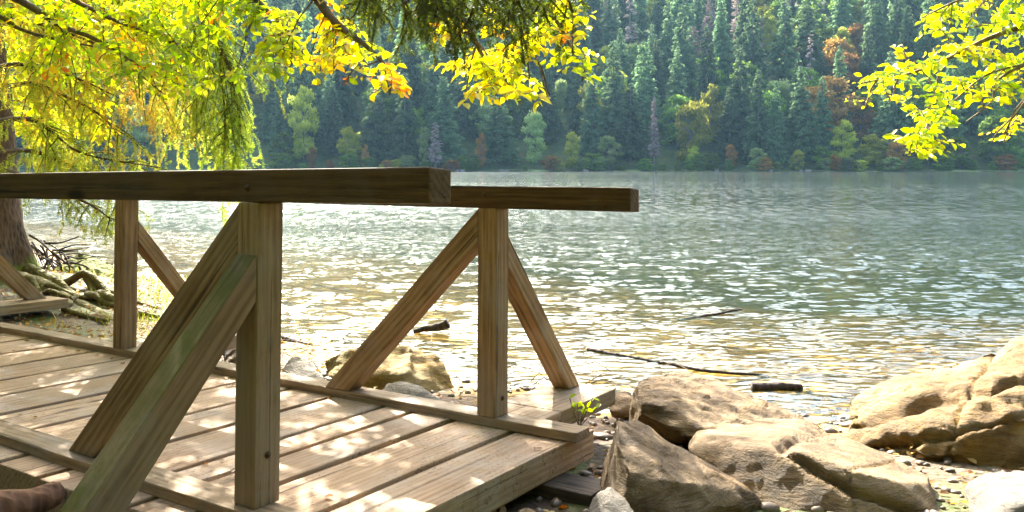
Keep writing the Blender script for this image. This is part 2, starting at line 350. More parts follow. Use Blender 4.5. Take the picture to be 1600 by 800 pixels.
def tprism(name, poly, plane, w0, w1, ax, mat, **k):
    """poly in (u, z) extruded over w0..w1; plane 'x' = polygon in y,z ; plane 'y' = polygon in x,z"""
    f = (lambda u, z, w: (w, u, z)) if plane == 'x' else (lambda u, z, w: (u, w, z))
    n = len(poly); v = [f(u, z, w0) for u, z in poly] + [f(u, z, w1) for u, z in poly]
    fc = [tuple(range(n)), tuple(range(2 * n - 1, n - 1, -1))] + [(i, (i + 1) % n, n + (i + 1) % n, n + i) for i in range(n)]
    return timber(name, v, fc, ax, mat, **k)
S = .11; ZC = -1.106; ZD = -1.152; TH_B = .135
PX = [-2.364, -5.442, -8.535, -11.6]; PY1, PY2 = 1.977, 3.403
# planks
gaps = [-11.9, -11.5, -11.1, -10.7, -10.3, -9.9, -9.5, -9.08, -8.67, -8.26, -7.86, -7.46, -7.05, -6.64, -6.19, -5.77, -5.35, -4.96, -4.56, -4.17, -3.785, -3.445, -3.07, -2.87, -2.61, -2.26, -1.955]
rb = random.Random(4)
for a, b in zip(gaps[:-1], gaps[1:]):
    y0 = 1.815 + rb.uniform(-.012, .012); y1 = 3.62 + rb.uniform(-.03, .03)
    if b > -2: y1 = 3.67
    g = .019
    bd = tbox('deck_board', a + g, b - (g if b < -2 else 0), y0, y1, ZD - TH_B, ZD + rb.uniform(-.003, .002), 'y', M_DECK, bevel=.008, wob=.004, subdiv=6)
    if b > -7:
        for yy in (2.12, 3.28):
            for fx in (.25, .75):
                x = a + (b - a) * fx + rb.uniform(-.01, .01); y = yy + rb.uniform(-.02, .02)
                bm = bmesh.new(); bmesh.ops.create_cone(bm, segments=8, radius1=.0045, radius2=.0038, depth=.005, cap_ends=True)
                me = bpy.data.meshes.new('screw'); bm.to_mesh(me); bm.free(); me.materials.append(M_OLD)
                s = bpy.data.objects.new('screw', me); COL.objects.link(s); s.parent = bd
                s.matrix_local = bd.matrix_local.inverted() @ Matrix.Translation((x, y, ZD + .001))
# kerb timbers, handrails
tbox('kerb_timber', -12, -1.905, 3.405, 3.535, ZD, ZC, 'x', M_CURB, wob=.004, subdiv=12)
tbox('kerb_timber', -12, -1.905, 1.938, 2.07, ZD, ZC, 'x', M_CURB, wob=.004, subdiv=12)
def rail(xl, xr, y0, y1a, y1b, zl, zr, name='handrail'):   # zl, zr = (bottom, top) at the two ends
    v = [(xl, y0, zl[0]), (xr, y0, zr[0]), (xr, y1b, zr[0] - .004), (xl, y1a, zl[0]), (xl, y0, zl[1]), (xr, y0, zr[1]), (xr, y1b, zr[1] - .008), (xl, y1a, zl[1])]
    return timber(name, v, BOXF, (1, 0, 0), M_RAIL, bevel=.008, wob=.003, subdiv=10)
rail(-12.0, -1.608, PY1 - .001, PY1 + S, PY1 + S, (-.088, .045), (-.046, .066))
rail(-12.0, -1.635, PY2 - .001, PY2 + S, PY2 + .092, (-.03, .09), (-.102, .005))
# posts, braces, outriggers
for i, x in enumerate(PX):
    d = -.06 if i else 0
    tz1 = -.052 - .004 * max(0, i); tbox('post', x - S, x, PY1, PY1 + S, ZC, -.053 - i * .013, 'z', M_POST, wob=.002, subdiv=5)
    x2 = x + (.015 if i == 0 else 0)
    tbox('post', x2 - S, x2, PY2, PY2 + S, ZC, [-.096, -.075, -.054, -.034][i], 'z', M_POST, wob=.002, subdiv=5)
    # in the plane of the railing
    if i == 0:
        tprism('brace', [(x - S - .002, -.058), (x - S - .002, -.29), (-3.36, ZC), (-3.545, ZC)], 'y', PY1 + .004, PY1 + .106, (1.05, 0, 1.07), M_POST)
        tprism('brace', [(x2 - S - .002, -.1), (x2 - S - .002, -.266), (-3.325, ZC), (-3.505, ZC)], 'y', PY2 + .002, PY2 + .106, (1.05, 0, 1.0), M_POST)
    # outward braces and the beams that carry them
    tprism('brace', [(PY1 - .002, -.232), (PY1 - .002, -.395), (PY1 - .62, ZC - .03), (PY1 - .79, ZC - .03)], 'x', x - S + .002, x - .002, (0, .75, .87), M_MOSSY)
    tbox('outrigger_beam', x - .24, x + .10, PY1 - .95, 1.79, ZC - .12, ZC - .031, 'y', M_CURB, wob=.003, subdiv=3)
    tprism('brace', [(PY2 + S + .002, -.232), (PY2 + S + .002, -.385), (PY2 + .72, ZC), (PY2 + .84, ZC)] if i < 2 else [(PY2 + S + .002, -.06), (PY2 + S + .002, -.27), (4.35, ZC), (4.53, ZC)], 'x', x2 - S + .002, x2 - .002, (0, -.75, .87), M_POST)
    tbox('outrigger_beam', x2 - .17, x2 + .195, 3.70, 4.30 if i < 2 else 4.64, ZC - .09, ZC - .001, 'y', M_CURB, wob=.003, subdiv=3)
    tbox('outrigger_beam', x2 - .16, x2 + .193, 3.5375, 3.70, ZD + .002, ZC - .002, 'y', M_CURB, wob=.002, subdiv=1)
for y in (1.95, 3.2):
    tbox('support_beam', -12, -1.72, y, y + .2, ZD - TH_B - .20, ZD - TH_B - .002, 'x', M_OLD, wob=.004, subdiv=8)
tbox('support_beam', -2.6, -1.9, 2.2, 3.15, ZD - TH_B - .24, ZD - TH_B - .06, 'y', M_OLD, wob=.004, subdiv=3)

M_IRON = MAT('rusty_bolt_iron'); M_IRON.b.inputs['Base Color'].default_value = (.09, .05, .03, 1); M_IRON.b.inputs['Metallic'].default_value = .6; M_IRON.b.inputs['Roughness'].default_value = .6; M_IRON = M_IRON.m
def bolt(x, y, z, dirv):
    bm = bmesh.new(); bmesh.ops.create_cone(bm, segments=16, radius1=.013, radius2=.011, depth=.003, cap_ends=True, matrix=Matrix.Translation((0, 0, .0015))); bmesh.ops.create_uvsphere(bm, u_segments=10, v_segments=6, radius=.0085, matrix=Matrix.Translation((0, 0, .003)))
    me = bpy.data.meshes.new('bolt'); bm.to_mesh(me); bm.free(); me.materials.append(M_IRON); o = bpy.data.objects.new('bolt', me); COL.objects.link(o); o.parent = bridge
    o.matrix_local = Matrix.Translation((x, y, z)) @ Vector(dirv).to_track_quat('Z', 'Y').to_matrix().to_4x4()
bolt(-2.42, PY2 - .002, -.03, (0, -1, 0)); bolt(-2.42, PY1 - .002, -.002, (0, -1, 0)); bolt(-2.362, 2.03, -.93, (1, 0, 0)); bolt(-2.347, 3.46, -1.02, (1, 0, 0)); bolt(-5.50, PY2 - .002, .02, (0, -1, 0))

# ------------------------------------------------------------------ rocks
def unit_(v): return v / np.linalg.norm(v)
def cut_plane(a, b, c): return (a, (b - a).cross(c - a).normalized())
def rock(name, hulls, mat, label, voxel=.02, amp=.05, seed=0, strata=(0.2, .3, 1), group=None, fine=.012, cracks=(), cuts=60):
    pts = [p for h in hulls for p in h]; c = sum(pts, Vector()) / len(pts)
    bm = bmesh.new()
    for h in hulls:
        b2 = bmesh.new(); vs = [b2.verts.new(p - c) for p in h]; r = bmesh.ops.convex_hull(b2, input=vs)
        bmesh.ops.delete(b2, geom=[v for v in b2.verts if not v.link_faces], context='VERTS')
        t = bpy.data.meshes.new('t'); b2.to_mesh(t); b2.free(); bm.from_mesh(t); bpy.data.meshes.remove(t)
    me = bpy.data.meshes.new(name); bm.to_mesh(me); bm.free()
    o = bpy.data.objects.new(name, me); COL.objects.link(o); o.location = c
    md = o.modifiers.new('r', 'REMESH'); md.mode = 'VOXEL'; md.voxel_size = voxel
    ms = o.modifiers.new('s', 'SMOOTH'); ms.factor = .3; ms.iterations = 1
    dg = bpy.context.evaluated_depsgraph_get(); me2 = bpy.data.meshes.new_from_object(o.evaluated_get(dg))
    o.modifiers.clear(); o.data = me2; bpy.data.meshes.remove(me); me2.name = name
    sv = Vector(strata).normalized(); off = Vector((seed * 7.3, seed * 3.1, seed * 1.7))
    nv = len(me2.vertices); VA = np.empty(nv * 3, np.float32); me2.vertices.foreach_get('co', VA); VA = VA.reshape(-1, 3).astype(float); NA = np.empty(nv * 3, np.float32); me2.vertex_normals.foreach_get('vector', NA); NA = NA.reshape(-1, 3)
    cr_ = np.random.default_rng(seed + 100); size = np.ptp(VA, axis=0).max()
    if ((VA - VA.mean(0)) * NA).sum(1).mean() < 0: NA = -NA
    done_ = 0; lo0, hi0 = VA.min(0), VA.max(0)
    for k in range(cuts * 6):      # chip flat facets off the block
        i0 = cr_.integers(nv); nn = unit_(NA[i0] + cr_.normal(0, .33, 3)); q0 = VA[i0] @ nn - size * cr_.uniform(.004, .022)
        dd = VA @ nn - q0
        if dd.max() > size * .028 or done_ >= cuts: continue
        mk = dd > 0; VA[mk] -= nn * dd[mk][:, None] * .97; done_ += 1
    VA = lo0 + (VA - VA.min(0)) / np.ptp(VA, axis=0) * (hi0 - lo0)
    for ip, v in enumerate(me2.vertices): v.co = VA[ip]
    me2.update()
    co = []
    for v in me2.vertices:
        p = v.co + off; n = v.normal
        warp = noise.noise_vector(p * 1.3) * .25
        q = p + warp
        h = noise.fractal(p * 1.6, 1.0, 2.0, 4) * amp * .45
        lay = noise.noise(q * .8 + sv * (q.dot(sv) * 9)); h += (abs(lay) - .25) * amp * .7
        for sc_, k_ in ((2.2, .07), (6.0, .2)):
            ds, ps = noise.voronoi((p + warp * .3) * Vector((sc_,) * 3) if False else (p + warp * .3) * sc_)
            rv = noise.random_unit_vector.__self__ if False else noise.cell_vector(ps[0] * 13.7) * 2 - Vector((1, 1, 1))
            e_ = min(1, (ds[1] - ds[0]) / .12)
            h += ((p + warp * .3) - ps[0] / sc_).dot(rv) * k_ * e_ * amp / .05 * .45 - (1 - e_) * amp * .16
        h += (noise.ridged_multi_fractal(p * 5, .9, 2.1, 5, 1.0, 2.0) - 1.2) * fine * .7
        for (cp, cn, cw, cd) in cracks:
            dist_ = abs((v.co + c - cp).dot(cn) + .03 * noise.noise(p * 2.0) + .01 * noise.noise(p * 9)); h -= cd * math.exp(-(dist_ / cw) ** 2)
        co.append(v.co + n * h)
    for v, q in zip(me2.vertices, co): v.co = q
    me2.materials.clear(); me2.materials.append(mat)
    me2.polygons.foreach_set('use_smooth', [True] * len(me2.polygons)); me2.update()
    return tag(o, label, 'rock', group)
A = at
rock('rock', [[A(975, 645, 3.85), A(958, 650, 3.75), A(998, 652, 4.0), A(1050, 688, 4.0), A(1118, 728, 3.85), A(1184, 768, 3.7), A(1188, 785, 3.6), A(1150, 805, 3.45), A(1040, 812, 3.25), A(990, 830, 3.2),
   A(935, 770, 3.7), A(925, 800, 3.6), A(940, 830, 3.4), A(965, 680, 3.5), A(1000, 730, 3.3), A(1190, 820, 3.8), A(1000, 800, 4.3), A(1100, 850, 4.2)]], M_ROCK,
   'dark wedge-shaped rock leaning against the end of the deck', seed=1, amp=.028, strata=(.6, .2, .7))
rock('rock', [[A(992, 600, 4.9), A(1010, 589, 5.0), A(1060, 585, 5.3), A(1110, 596, 5.3), A(1152, 614, 5.2), A(1200, 640, 5.1), A(1285, 668, 4.9), A(992, 655, 4.6), A(1062, 690, 4.4), A(1015, 625, 4.65), A(1150, 690, 4.3), A(1280, 720, 4.6), A(1000, 720, 5.2), A(1250, 740, 5.1)]], M_ROCK,
   'rough grey-brown rock behind the long split slab, closest to the bridge beam', seed=2, amp=.05, strata=(.2, .5, .8))
rock('rock', [[A(1068, 684, 4.25), A(1088, 664, 4.5), A(1150, 650, 4.8), A(1250, 650, 4.9), A(1340, 688, 4.6), A(1140, 690, 4.05), A(1075, 700, 4.1), A(1110, 735, 3.95), A(1200, 795, 3.7), A(1235, 705, 3.85), A(1330, 720, 3.72),
   A(1440, 730, 4.05), A(1470, 752, 3.9), A(1474, 775, 3.75), A(1455, 815, 3.6), A(1330, 830, 3.5), A(1430, 745, 3.75), A(1300, 850, 4.5), A(1440, 860, 4.0), A(1150, 800, 4.4)]], M_ROCK,
   'long flat-topped slab of rock split by a diagonal crack', cracks=[(*cut_plane(A(1235, 705, 3.85), A(1440, 812, 3.55), A(1290, 680, 4.5)), .011, .045), (*cut_plane(A(1330, 720, 3.72), A(1345, 820, 3.5), A(1400, 700, 4.3)), .006, .02)], seed=3, amp=.012, strata=(-.3, .3, .9), cuts=34, fine=.009)
rock('rock', [[A(1312, 655, 5.0), A(1320, 625, 5.3), A(1360, 601, 5.5), A(1420, 581, 5.6), A(1500, 566, 5.6), A(1560, 560, 5.5), A(1700, 545, 5.4), A(1320, 690, 4.85), A(1350, 715, 4.75), A(1400, 745, 4.6), A(1450, 770, 4.5), A(1590, 745, 4.3), A(1720, 740, 4.3), A(1480, 625, 4.7), A(1620, 600, 4.7), A(1430, 660, 4.6), A(1600, 640, 4.4), A(1700, 800, 5.2), A(1400, 760, 5.3)],
   [A(1500, 570, 5.6), A(1550, 546, 5.6), A(1600, 522, 5.6), A(1660, 512, 5.6), A(1760, 540, 5.6), A(1540, 590, 5.2), A(1640, 570, 5.1), A(1740, 600, 5.2), A(1650, 650, 5.6)],
   [A(1420, 690, 4.55), A(1440, 664, 4.6), A(1500, 665, 4.5), A(1520, 690, 4.45), A(1440, 700, 4.4), A(1500, 700, 4.35), A(1480, 720, 4.6)]], M_ROCKY,
   'largest ochre boulder at the right edge, furrowed top', seed=4, amp=.055, voxel=.025, cuts=60, cracks=[(*cut_plane(A(1400, 640, 4.8), A(1600, 590, 4.8), A(1500, 600, 5.5)), .02, .06), (*cut_plane(A(1360, 700, 4.7), A(1600, 650, 4.4), A(1500, 640, 5.2)), .014, .05), (*cut_plane(A(1480, 760, 4.3), A(1500, 640, 4.6), A(1540, 580, 5.3)), .01, .04)], strata=(-.45, .2, .8), fine=.018)
rock('rock', [[A(1490, 780, 3.55), A(1500, 755, 3.75), A(1540, 731, 3.9), A(1600, 728, 3.9), A(1680, 740, 3.8), A(1500, 820, 3.3), A(1560, 830, 3.2), A(1680, 840, 3.3), A(1560, 770, 3.4), A(1650, 780, 3.4), A(1600, 840, 3.9)]], M_ROCKW,
   'whitish rock in the bottom right corner', seed=5, amp=.035, voxel=.028)
rock('rock', [[A(912, 805, 3.2), A(925, 772, 3.3), A(955, 756, 3.3), A(975, 768, 3.3), A(997, 808, 3.15), A(950, 840, 3.0), A(930, 850, 3.3), A(1000, 850, 3.3)]], M_ROCKW,
   'small pointed pale rock in front of the dark wedge-shaped rock', seed=6, amp=.02, voxel=.02)
rock('rock', [[A(498, 592, 6.1), A(508, 562, 6.3), A(545, 548, 6.4), A(600, 540, 6.3), A(640, 545, 6.3), A(560, 590, 5.9), A(520, 628, 5.9), A(640, 630, 5.7), A(570, 580, 5.95), A(640, 590, 5.75), A(620, 640, 6.5)],
   [A(600, 541, 6.5), A(640, 540, 6.5), A(682, 558, 6.3), A(700, 588, 6.1), A(714, 612, 6.0), A(664, 640, 5.8), A(640, 600, 5.75), A(620, 560, 6.2), A(690, 640, 6.2)]], M_ROCKA,
   'yellow algae-covered rock at the waterline behind the brace', seed=7, amp=.05, voxel=.024)
rock('rock', [[A(580, 612, 5.45), A(606, 594, 5.5), A(652, 595, 5.5), A(682, 618, 5.4), A(690, 640, 5.3), A(580, 640, 5.2), A(640, 650, 5.1), A(640, 650, 5.7)]], M_ROCKW,
   'flat white stone directly in front of the yellow algae-covered rock', seed=8, amp=.025, voxel=.025)
rock('rock', [[A(430, 590, 6.1), A(446, 558, 6.3), A(480, 552, 6.3), A(502, 568, 6.2), A(512, 592, 6.1), A(440, 610, 5.9), A(500, 615, 5.8), A(470, 620, 6.4)]], M_ROCKW,
   'rounded white stone beside the second-nearest post, left of the yellow rock', seed=9, amp=.025, voxel=.025)
rock('rock', [[A(948, 625, 5.1), A(960, 614, 5.3), A(985, 612, 5.3), A(995, 630, 5.1), A(950, 645, 5.0), A(992, 650, 5.0), A(970, 660, 5.3)]], M_ROCK,
   'small reddish brown stone between the bridge beam and the rough rock', seed=10, amp=.03, voxel=.02)
rock('rock', [[A(1345, 760, 4.7), A(1395, 752, 4.7), A(1420, 790, 4.3), A(1350, 820, 4.2), A(1470, 780, 4.4), A(1460, 830, 4.4)]], M_ROCK, 'dark stone wedged between the slab and the big ochre boulder', seed=12, amp=.03, voxel=.025)
rock('rock', [[A(795, 800, 3.15), A(826, 794, 3.2), A(860, 812, 3.1), A(800, 840, 3.0), A(870, 850, 3.1)]], M_ROCK, 'small grey stone under the end of the deck', seed=13, amp=.02, voxel=.02)
rock('rock', [[A(1265, 796, 3.3), A(1290, 789, 3.35), A(1315, 800, 3.3), A(1270, 830, 3.1), A(1320, 830, 3.2)]], M_ROCKW, 'small pale pebble-like stone at the foot of the split slab', seed=14, amp=.012, voxel=.016)

rock('rock', [[A(345, 560, 6.5), A(352, 535, 6.7), A(372, 526, 6.7), A(398, 540, 6.6), A(405, 565, 6.4), A(350, 580, 6.4), A(400, 585, 6.4), A(375, 580, 6.9)]], M_ROCK, 'grey-brown stone on the bank seen behind the lower end of the nearest post', seed=21, amp=.025, voxel=.02)
rock('rock', [[A(232, 505, 7.6), A(246, 488, 7.8), A(270, 486, 7.8), A(288, 500, 7.6), A(240, 525, 7.4), A(290, 525, 7.4), A(265, 520, 8.0)]], M_ROCKY, 'mossy stone on the bank just right of the second far post', seed=22, amp=.03, voxel=.025)
rock('rock', [[A(120, 505, 8.3), A(135, 488, 8.5), A(160, 488, 8.5), A(172, 505, 8.3), A(125, 522, 8.1), A(170, 522, 8.1), A(145, 515, 8.7)]], M_ROCKY, 'rounded stone among the spruce roots behind the left kerb', seed=23, amp=.03, voxel=.025)
def pebbles(name, n, region, label):
    r = np.random.default_rng(21); vs = []; fs = []; tt = []
    ico = bmesh.new(); bmesh.ops.create_icosphere(ico, subdivisions=1, radius=1); base = np.array([v.co for v in ico.verts]); tri = np.array([[v.index for v in f.verts] for f in ico.faces]); ico.free()
    k = 0
    while k < n:
        x, y = r.uniform(*region[0]), r.uniform(*region[1])
        s = r.uniform(.008, .03) * (1 if r.random() > .08 else 2)
        sc = np.array([s * r.uniform(.8, 1.5), s * r.uniform(.7, 1.2), s * r.uniform(.4, .8)]); a = r.uniform(0, 6.28)
        P = base * (1 + r.uniform(-.18, .18, (len(base), 1))) * sc; P = P @ np.array([[math.cos(a), -math.sin(a), 0], [math.sin(a), math.cos(a), 0], [0, 0, 1]])
        vs.append(P + [x, y, 0]); fs.append(tri + k * len(base)); tt += [r.random()] * len(tri); k += 1
    V = np.concatenate(vs); cen = V.reshape(n, -1, 3)[:, :, :2].mean(1); h = ground_h(cen[:, 0], cen[:, 1]); V.reshape(n, -1, 3)[:, :, 2] += h[:, None] + .004
    m = MAT(name + '_stone'); a_ = m.n('Attribute', attribute_name='tint')
    m.l(m.mix(m.noise(m.coord(), 60, 4), m.ramp(a_.outputs['Fac'], [(0, (.06, .045, .03)), (.4, (.17, .12, .08)), (.8, (.3, .25, .2)), (1, (.22, .10, .04))]), (.14, .11, .085)), m.b.inputs['Base Color'])
    o = mesh_obj(name, V, np.concatenate(fs), m.m); face_attr(o, 'tint', tt); return tag(o, label, 'gravel', kind='stuff')
pebbles('gravel', 2300, ((-4.5, 3.2), (2.4, 6.3)), 'loose pebbles on the bank between the rocks')

# ------------------------------------------------------------------ vegetation builders
def unit(v): return v / np.maximum(np.linalg.norm(v, axis=-1, keepdims=True), 1e-9)
def leaves_mesh(name, P, D, N, L, tint, mat, parent=None, width=.62, fold=.18, simple=False):
    """P base points, D directions, N normals, L lengths -> folded ovate leaves"""
    D = unit(D); Sd = unit(np.cross(N, D)); N = np.cross(D, Sd); L = L[:, None]; w = L * width * .5
    if simple:
        a, b, c, d = P, P + D * L * .5 + Sd * w, P + D * L, P + D * L * .5 - Sd * w
        V = np.stack([a, b, c, d], 1).reshape(-1, 3); k = np.arange(len(P))[:, None] * 4
        Fc = k + np.array([0, 1, 2, 3])[None]
        o = mesh_obj(name, V, Fc, mat, parent); face_attr(o, 'tint', tint); return o
    up = N * w * fold * 2
    pts = [P, P + D * L * .28 + Sd * w * .85 + up, P + D * L * .68 + Sd * w * .8 + up * .8, P + D * L - N * L * .08, P + D * L * .68 - Sd * w * .8 + up * .8, P + D * L * .28 - Sd * w * .85 + up]
    V = np.stack(pts, 1).reshape(-1, 3); k = np.arange(len(P))[:, None] * 6
    Fc = np.concatenate([k + np.array([0, 1, 2, 3])[None], k + np.array([0, 3, 4, 5])[None]])
    o = mesh_obj(name, V, Fc, mat, parent); face_attr(o, 'tint', np.concatenate([tint, tint])); return o
def tubes(paths, sides=6):
    """paths: list of (list of points, list of radii) -> verts, quads"""
    vs = []; fs = []; base = 0
    for pts, rad in paths:
        P = np.array([tuple(p) for p in pts], float); n = len(P); T = np.gradient(P, axis=0); T = unit(T)
        ref = np.array([0, 0, 1.0]) if abs(T[0][2]) < .8 else np.array([1.0, 0, 0])
        U = unit(np.cross(T, ref)); W = np.cross(T, U); a = np.linspace(0, 2 * math.pi, sides, endpoint=False)
        ring = P[:, None] + np.array(rad, float)[:, None, None] * (U[:, None] * np.cos(a)[None, :, None] + W[:, None] * np.sin(a)[None, :, None])
        vs.append(ring.reshape(-1, 3))
        for i in range(n - 1):
            for j in range(sides):
                fs.append((base + i * sides + j, base + i * sides + (j + 1) % sides, base + (i + 1) * sides + (j + 1) % sides, base + (i + 1) * sides + j))
        base += n * sides
    return np.concatenate(vs), np.array(fs)
def spline(pts, n):
    P = [Vector(p) for p in pts]; P = [P[0] * 2 - P[1]] + P + [P[-1] * 2 - P[-2]]; out = []
    for i in range(1, len(P) - 2):
        for k in range(n):
            t = k / n; a, b, c, d = P[i - 1], P[i], P[i + 1], P[i + 2]
            out.append(.5 * ((2 * b) + (c - a) * t + (2 * a - 5 * b + 4 * c - d) * t * t + (3 * b - a - 3 * c + d) * t ** 3))
    out.append(P[-2]); return out

# beech foliage: twigs fan out from limbs, leaves alternate along the twigs
def twig_set(start, end, rng, n_side, side_len, droop, leaf, wood, leafsz=.065, r0=.004, tintf=(.5, .25), jit=.3):
    s = np.array(start, float); e = np.array(end, float); L = np.linalg.norm(e - s); mid = (s + e) / 2 + rng.normal(0, .06 * L, 3) + [0, 0, .05 * L]
    path = spline([s, mid, e], 5); wood.append((path, np.linspace(r0, r0 * .35, len(path)))); pa = np.array([tuple(p) for p in path])
    d0 = unit(e - s); sidev = unit(np.cross(d0, [0, 0, 1.0]) + rng.normal(0, .25, 3))
    subs = [pa]
    for k in range(n_side):
        t = (k + .6) / (n_side + .4) ; i = min(int(t * (len(pa) - 1)), len(pa) - 2); b = pa[i] + (pa[i + 1] - pa[i]) * (t * (len(pa) - 1) - i)
        dr = unit(d0 * .75 + sidev * (1 if k % 2 else -1) * rng.uniform(.5, 1) + [0, 0, -droop * rng.uniform(.5, 1.5)] + rng.normal(0, .15, 3))
        l = side_len * (1 - .45 * t) * rng.uniform(.7, 1.2); q = np.array([b, b + dr * l * .5, b + dr * l + [0, 0, -droop * l * .3]])
        subs.append(q); wood.append((list(q), [r0 * .45, r0 * .35, r0 * .2]))
    t0 = rng.normal(*tintf)
    for q in subs:
        ln = np.linalg.norm(np.diff(q, axis=0), axis=1).sum(); n = max(2, int(ln / (leafsz * .42)))
        for k in range(n):
            t = (k + .5 + rng.uniform(-.3, .3)) / n * (len(q) - 1); i = min(int(max(t, 0)), len(q) - 2); p = q[i] + (q[i + 1] - q[i]) * (t - i); d = unit(q[i + 1] - q[i])
            sv = unit(np.cross(d, [0, 0, 1.0]) + 1e-4) * (1 if k % 2 else -1)
            dd = d * .55 + sv * .8 + [0, 0, -.35] + rng.normal(0, jit, 3)
            nn = np.array([0, -.45, .8]) + rng.normal(0, .5, 3)
            leaf.append((*p, *dd, *nn, leafsz * rng.uniform(.45, 1.2), np.clip(t0 + rng.normal(0, .14) + (.35 if rng.random() < .025 else 0), 0, 1)))
def build_leaves(name, leaf, mat, parent, **k):
    a = np.array(leaf); return leaves_mesh(name, a[:, :3], a[:, 3:6], a[:, 6:9], a[:, 9], a[:, 10], mat, parent, **k)

rng = np.random.default_rng(5)
def P3(px, py, Y): return np.array(at(px, py, Y))
def limb(pts, r0, r1, wood, n=6):
    p = spline([tuple(q) for q in pts], n); wood.append((p, np.linspace(r0, r1, len(p)))); return np.array([tuple(q) for q in p])

# --- beech to the left, its limbs reach over the deck and into the top of the picture
beech = empty('beech_tree', (-8.0, 3.2, GH(-8, 3.2))); tag(beech, 'overhanging autumn beech with yellow-green leaves filling the top left', 'tree')
def local(o, vs): return vs - np.array(o.location)
trunkp = spline([(-8, 3.2, -.2), (-7.9, 3.3, 2), (-7.7, 3.5, 4), (-7.4, 3.9, 7), (-7.2, 4.2, 10)], 6)
v, f = tubes([(trunkp, np.linspace(.26, .1, len(trunkp)))], 14); mesh_obj('trunk', local(beech, v), f, M_BARKB, beech, smooth=True)
wood = []; leaf = []
# limbs seen as dark lines in the top left
limbs = [
 limb([(-7.7, 3.6, 4.2), P3(-120, -60, 5.2), P3(20, -5, 5.3), P3(95, 40, 5.4), P3(150, 62, 5.5), P3(230, 110, 5.6)], .04, .006, wood),
 limb([(-7.7, 3.6, 3.9), P3(-200, -30, 5), P3(-20, 18, 5.4), P3(30, 45, 5.5), P3(90, 62, 5.6), P3(160, 75, 5.7)], .022, .005, wood),
 limb([(-7.6, 3.7, 4.6), P3(0, -90, 5.4), P3(100, -10, 5.6), P3(145, 15, 5.7), P3(200, 40, 5.7), P3(300, 75, 5.6)], .03, .006, wood),
 limb([(-7.5, 3.8, 5.0), P3(150, -160, 5), P3(330, -60, 4.8), P3(430, 30, 4.7), P3(480, 90, 4.6)], .045, .005, wood),
 limb([(-7.4, 3.9, 5.6), P3(200, -220, 5), P3(440, -60, 4.4), P3(520, 30, 4.3), P3(570, 70, 4.2), P3(620, 120, 4.2)], .05, .004, wood),
 limb([(-7.3, 4.0, 6.2), P3(300, -330, 4.8), P3(650, -100, 4.0), P3(715, 20, 4.0), P3(740, 60, 4.0), P3(770, 120, 4.0)], .055, .004, wood),
 limb([P3(650, -100, 4.0), P3(780, -60, 4.0), P3(850, 10, 4.0), P3(880, 50, 4.0), P3(895, 85, 4.0)], .02, .004, wood),
 limb([P3(715, -20, 4.0), P3(790, 20, 3.9), P3(820, 60, 3.9), P3(835, 85, 3.9)], .01, .003, wood),
]
def cluster(cx, cy, Y, rad, n, src, rng=rng, lsz=.062, tint=(.55, .2), wood=wood, leaf=leaf, ln=.45, ns=4):
    """n twigs from the source limb into a region of the crown"""
    for _ in range(n):
        a = rng.uniform(0, 6.28); q = math.sqrt(rng.random()); yy = Y + rng.normal(0, .25)
        e = P3(cx + rad[0] * q * math.cos(a), cy + rad[1] * q * math.sin(a), yy)
        d = np.linalg.norm(src - e, axis=1); near = src[np.argsort(d)[: 6]][rng.integers(0, 6)]
        dv = e - near; L = np.linalg.norm(dv)
        if L > ln:
            b = e - unit(dv + np.array([rng.normal(0, .2), 0, .25])) * ln * rng.uniform(.7, 1.1); wood.append(([near, (near + b) / 2 + [0, 0, .03], b], [.005, .004, .003])); near = b
        twig_set(near, e, rng, ns, .16, .25, leaf, wood, lsz, tintf=tint)
G = (.38, .16); YE = (.66, .12)
allL = np.concatenate(limbs[:4])
for cx, cy, Y, rad, n, t in [(70, 35, 5.5, (70, 40), 10, G), (60, 120, 5.6, (40, 25), 3, G), (130, 95, 5.7, (80, 40), 10, (.5, .2)), (150, 30, 5.6, (90, 30), 10, (.5, .2)), (240, 55, 5.6, (70, 60), 15, (.45, .18)),
      (250, 110, 5.5, (60, 35), 8, (.5, .2)), (310, 120, 5.2, (45, 25), 6, G), (330, 40, 5.0, (60, 40), 9, G), (385, 40, 4.8, (45, 45), 9, G), (405, 90, 4.7, (25, 25), 4, G), (370, 0, 5, (80, 20), 6, (.4, .2)), (200, 0, 5.6, (150, 15), 10, (.5, .2))]:
    cluster(cx, cy, Y, rad, n, allL, tint=t, lsz=.06)
for cx, cy, Y, rad, n, t, i in [(460, 30, 4.5, (45, 40), 5, (.5, .16), 3), (450, 70, 4.6, (30, 18), 3, (.5, .1), 3), (520, 75, 4.3, (50, 25), 6, (.62, .12), 4), (480, 90, 4.4, (35, 10), 3, (.6, .1), 4), (575, 85, 4.2, (45, 22), 6, (.68, .12), 4), (615, 110, 4.2, (18, 20), 3, YE, 4), (540, 30, 4.3, (40, 30), 4, (.5, .2), 4),
      (730, 95, 4.0, (36, 25), 6, YE, 5), (760, 135, 4.0, (25, 18), 4, (.68, .1), 5), (780, 85, 4.0, (40, 30), 6, YE, 7), (800, 130, 3.9, (18, 22), 3, (.62, .1), 7), (850, 60, 3.95, (22, 20), 3, (.6, .1), 7), (870, 30, 4.0, (30, 30), 5, (.45, .15), 6), (890, 80, 4.0, (14, 16), 3, (.3, .1), 6), (905, 20, 4.0, (15, 10), 2, (.7, .06), 6), (690, 40, 4.1, (60, 25), 3, (.7, .1), 5), (820, 40, 4.0, (40, 25), 4, (.7, .1), 7)]:
    cluster(cx, cy, Y, rad, n, limbs[i], tint=t, lsz=.058, ln=.3, ns=3)
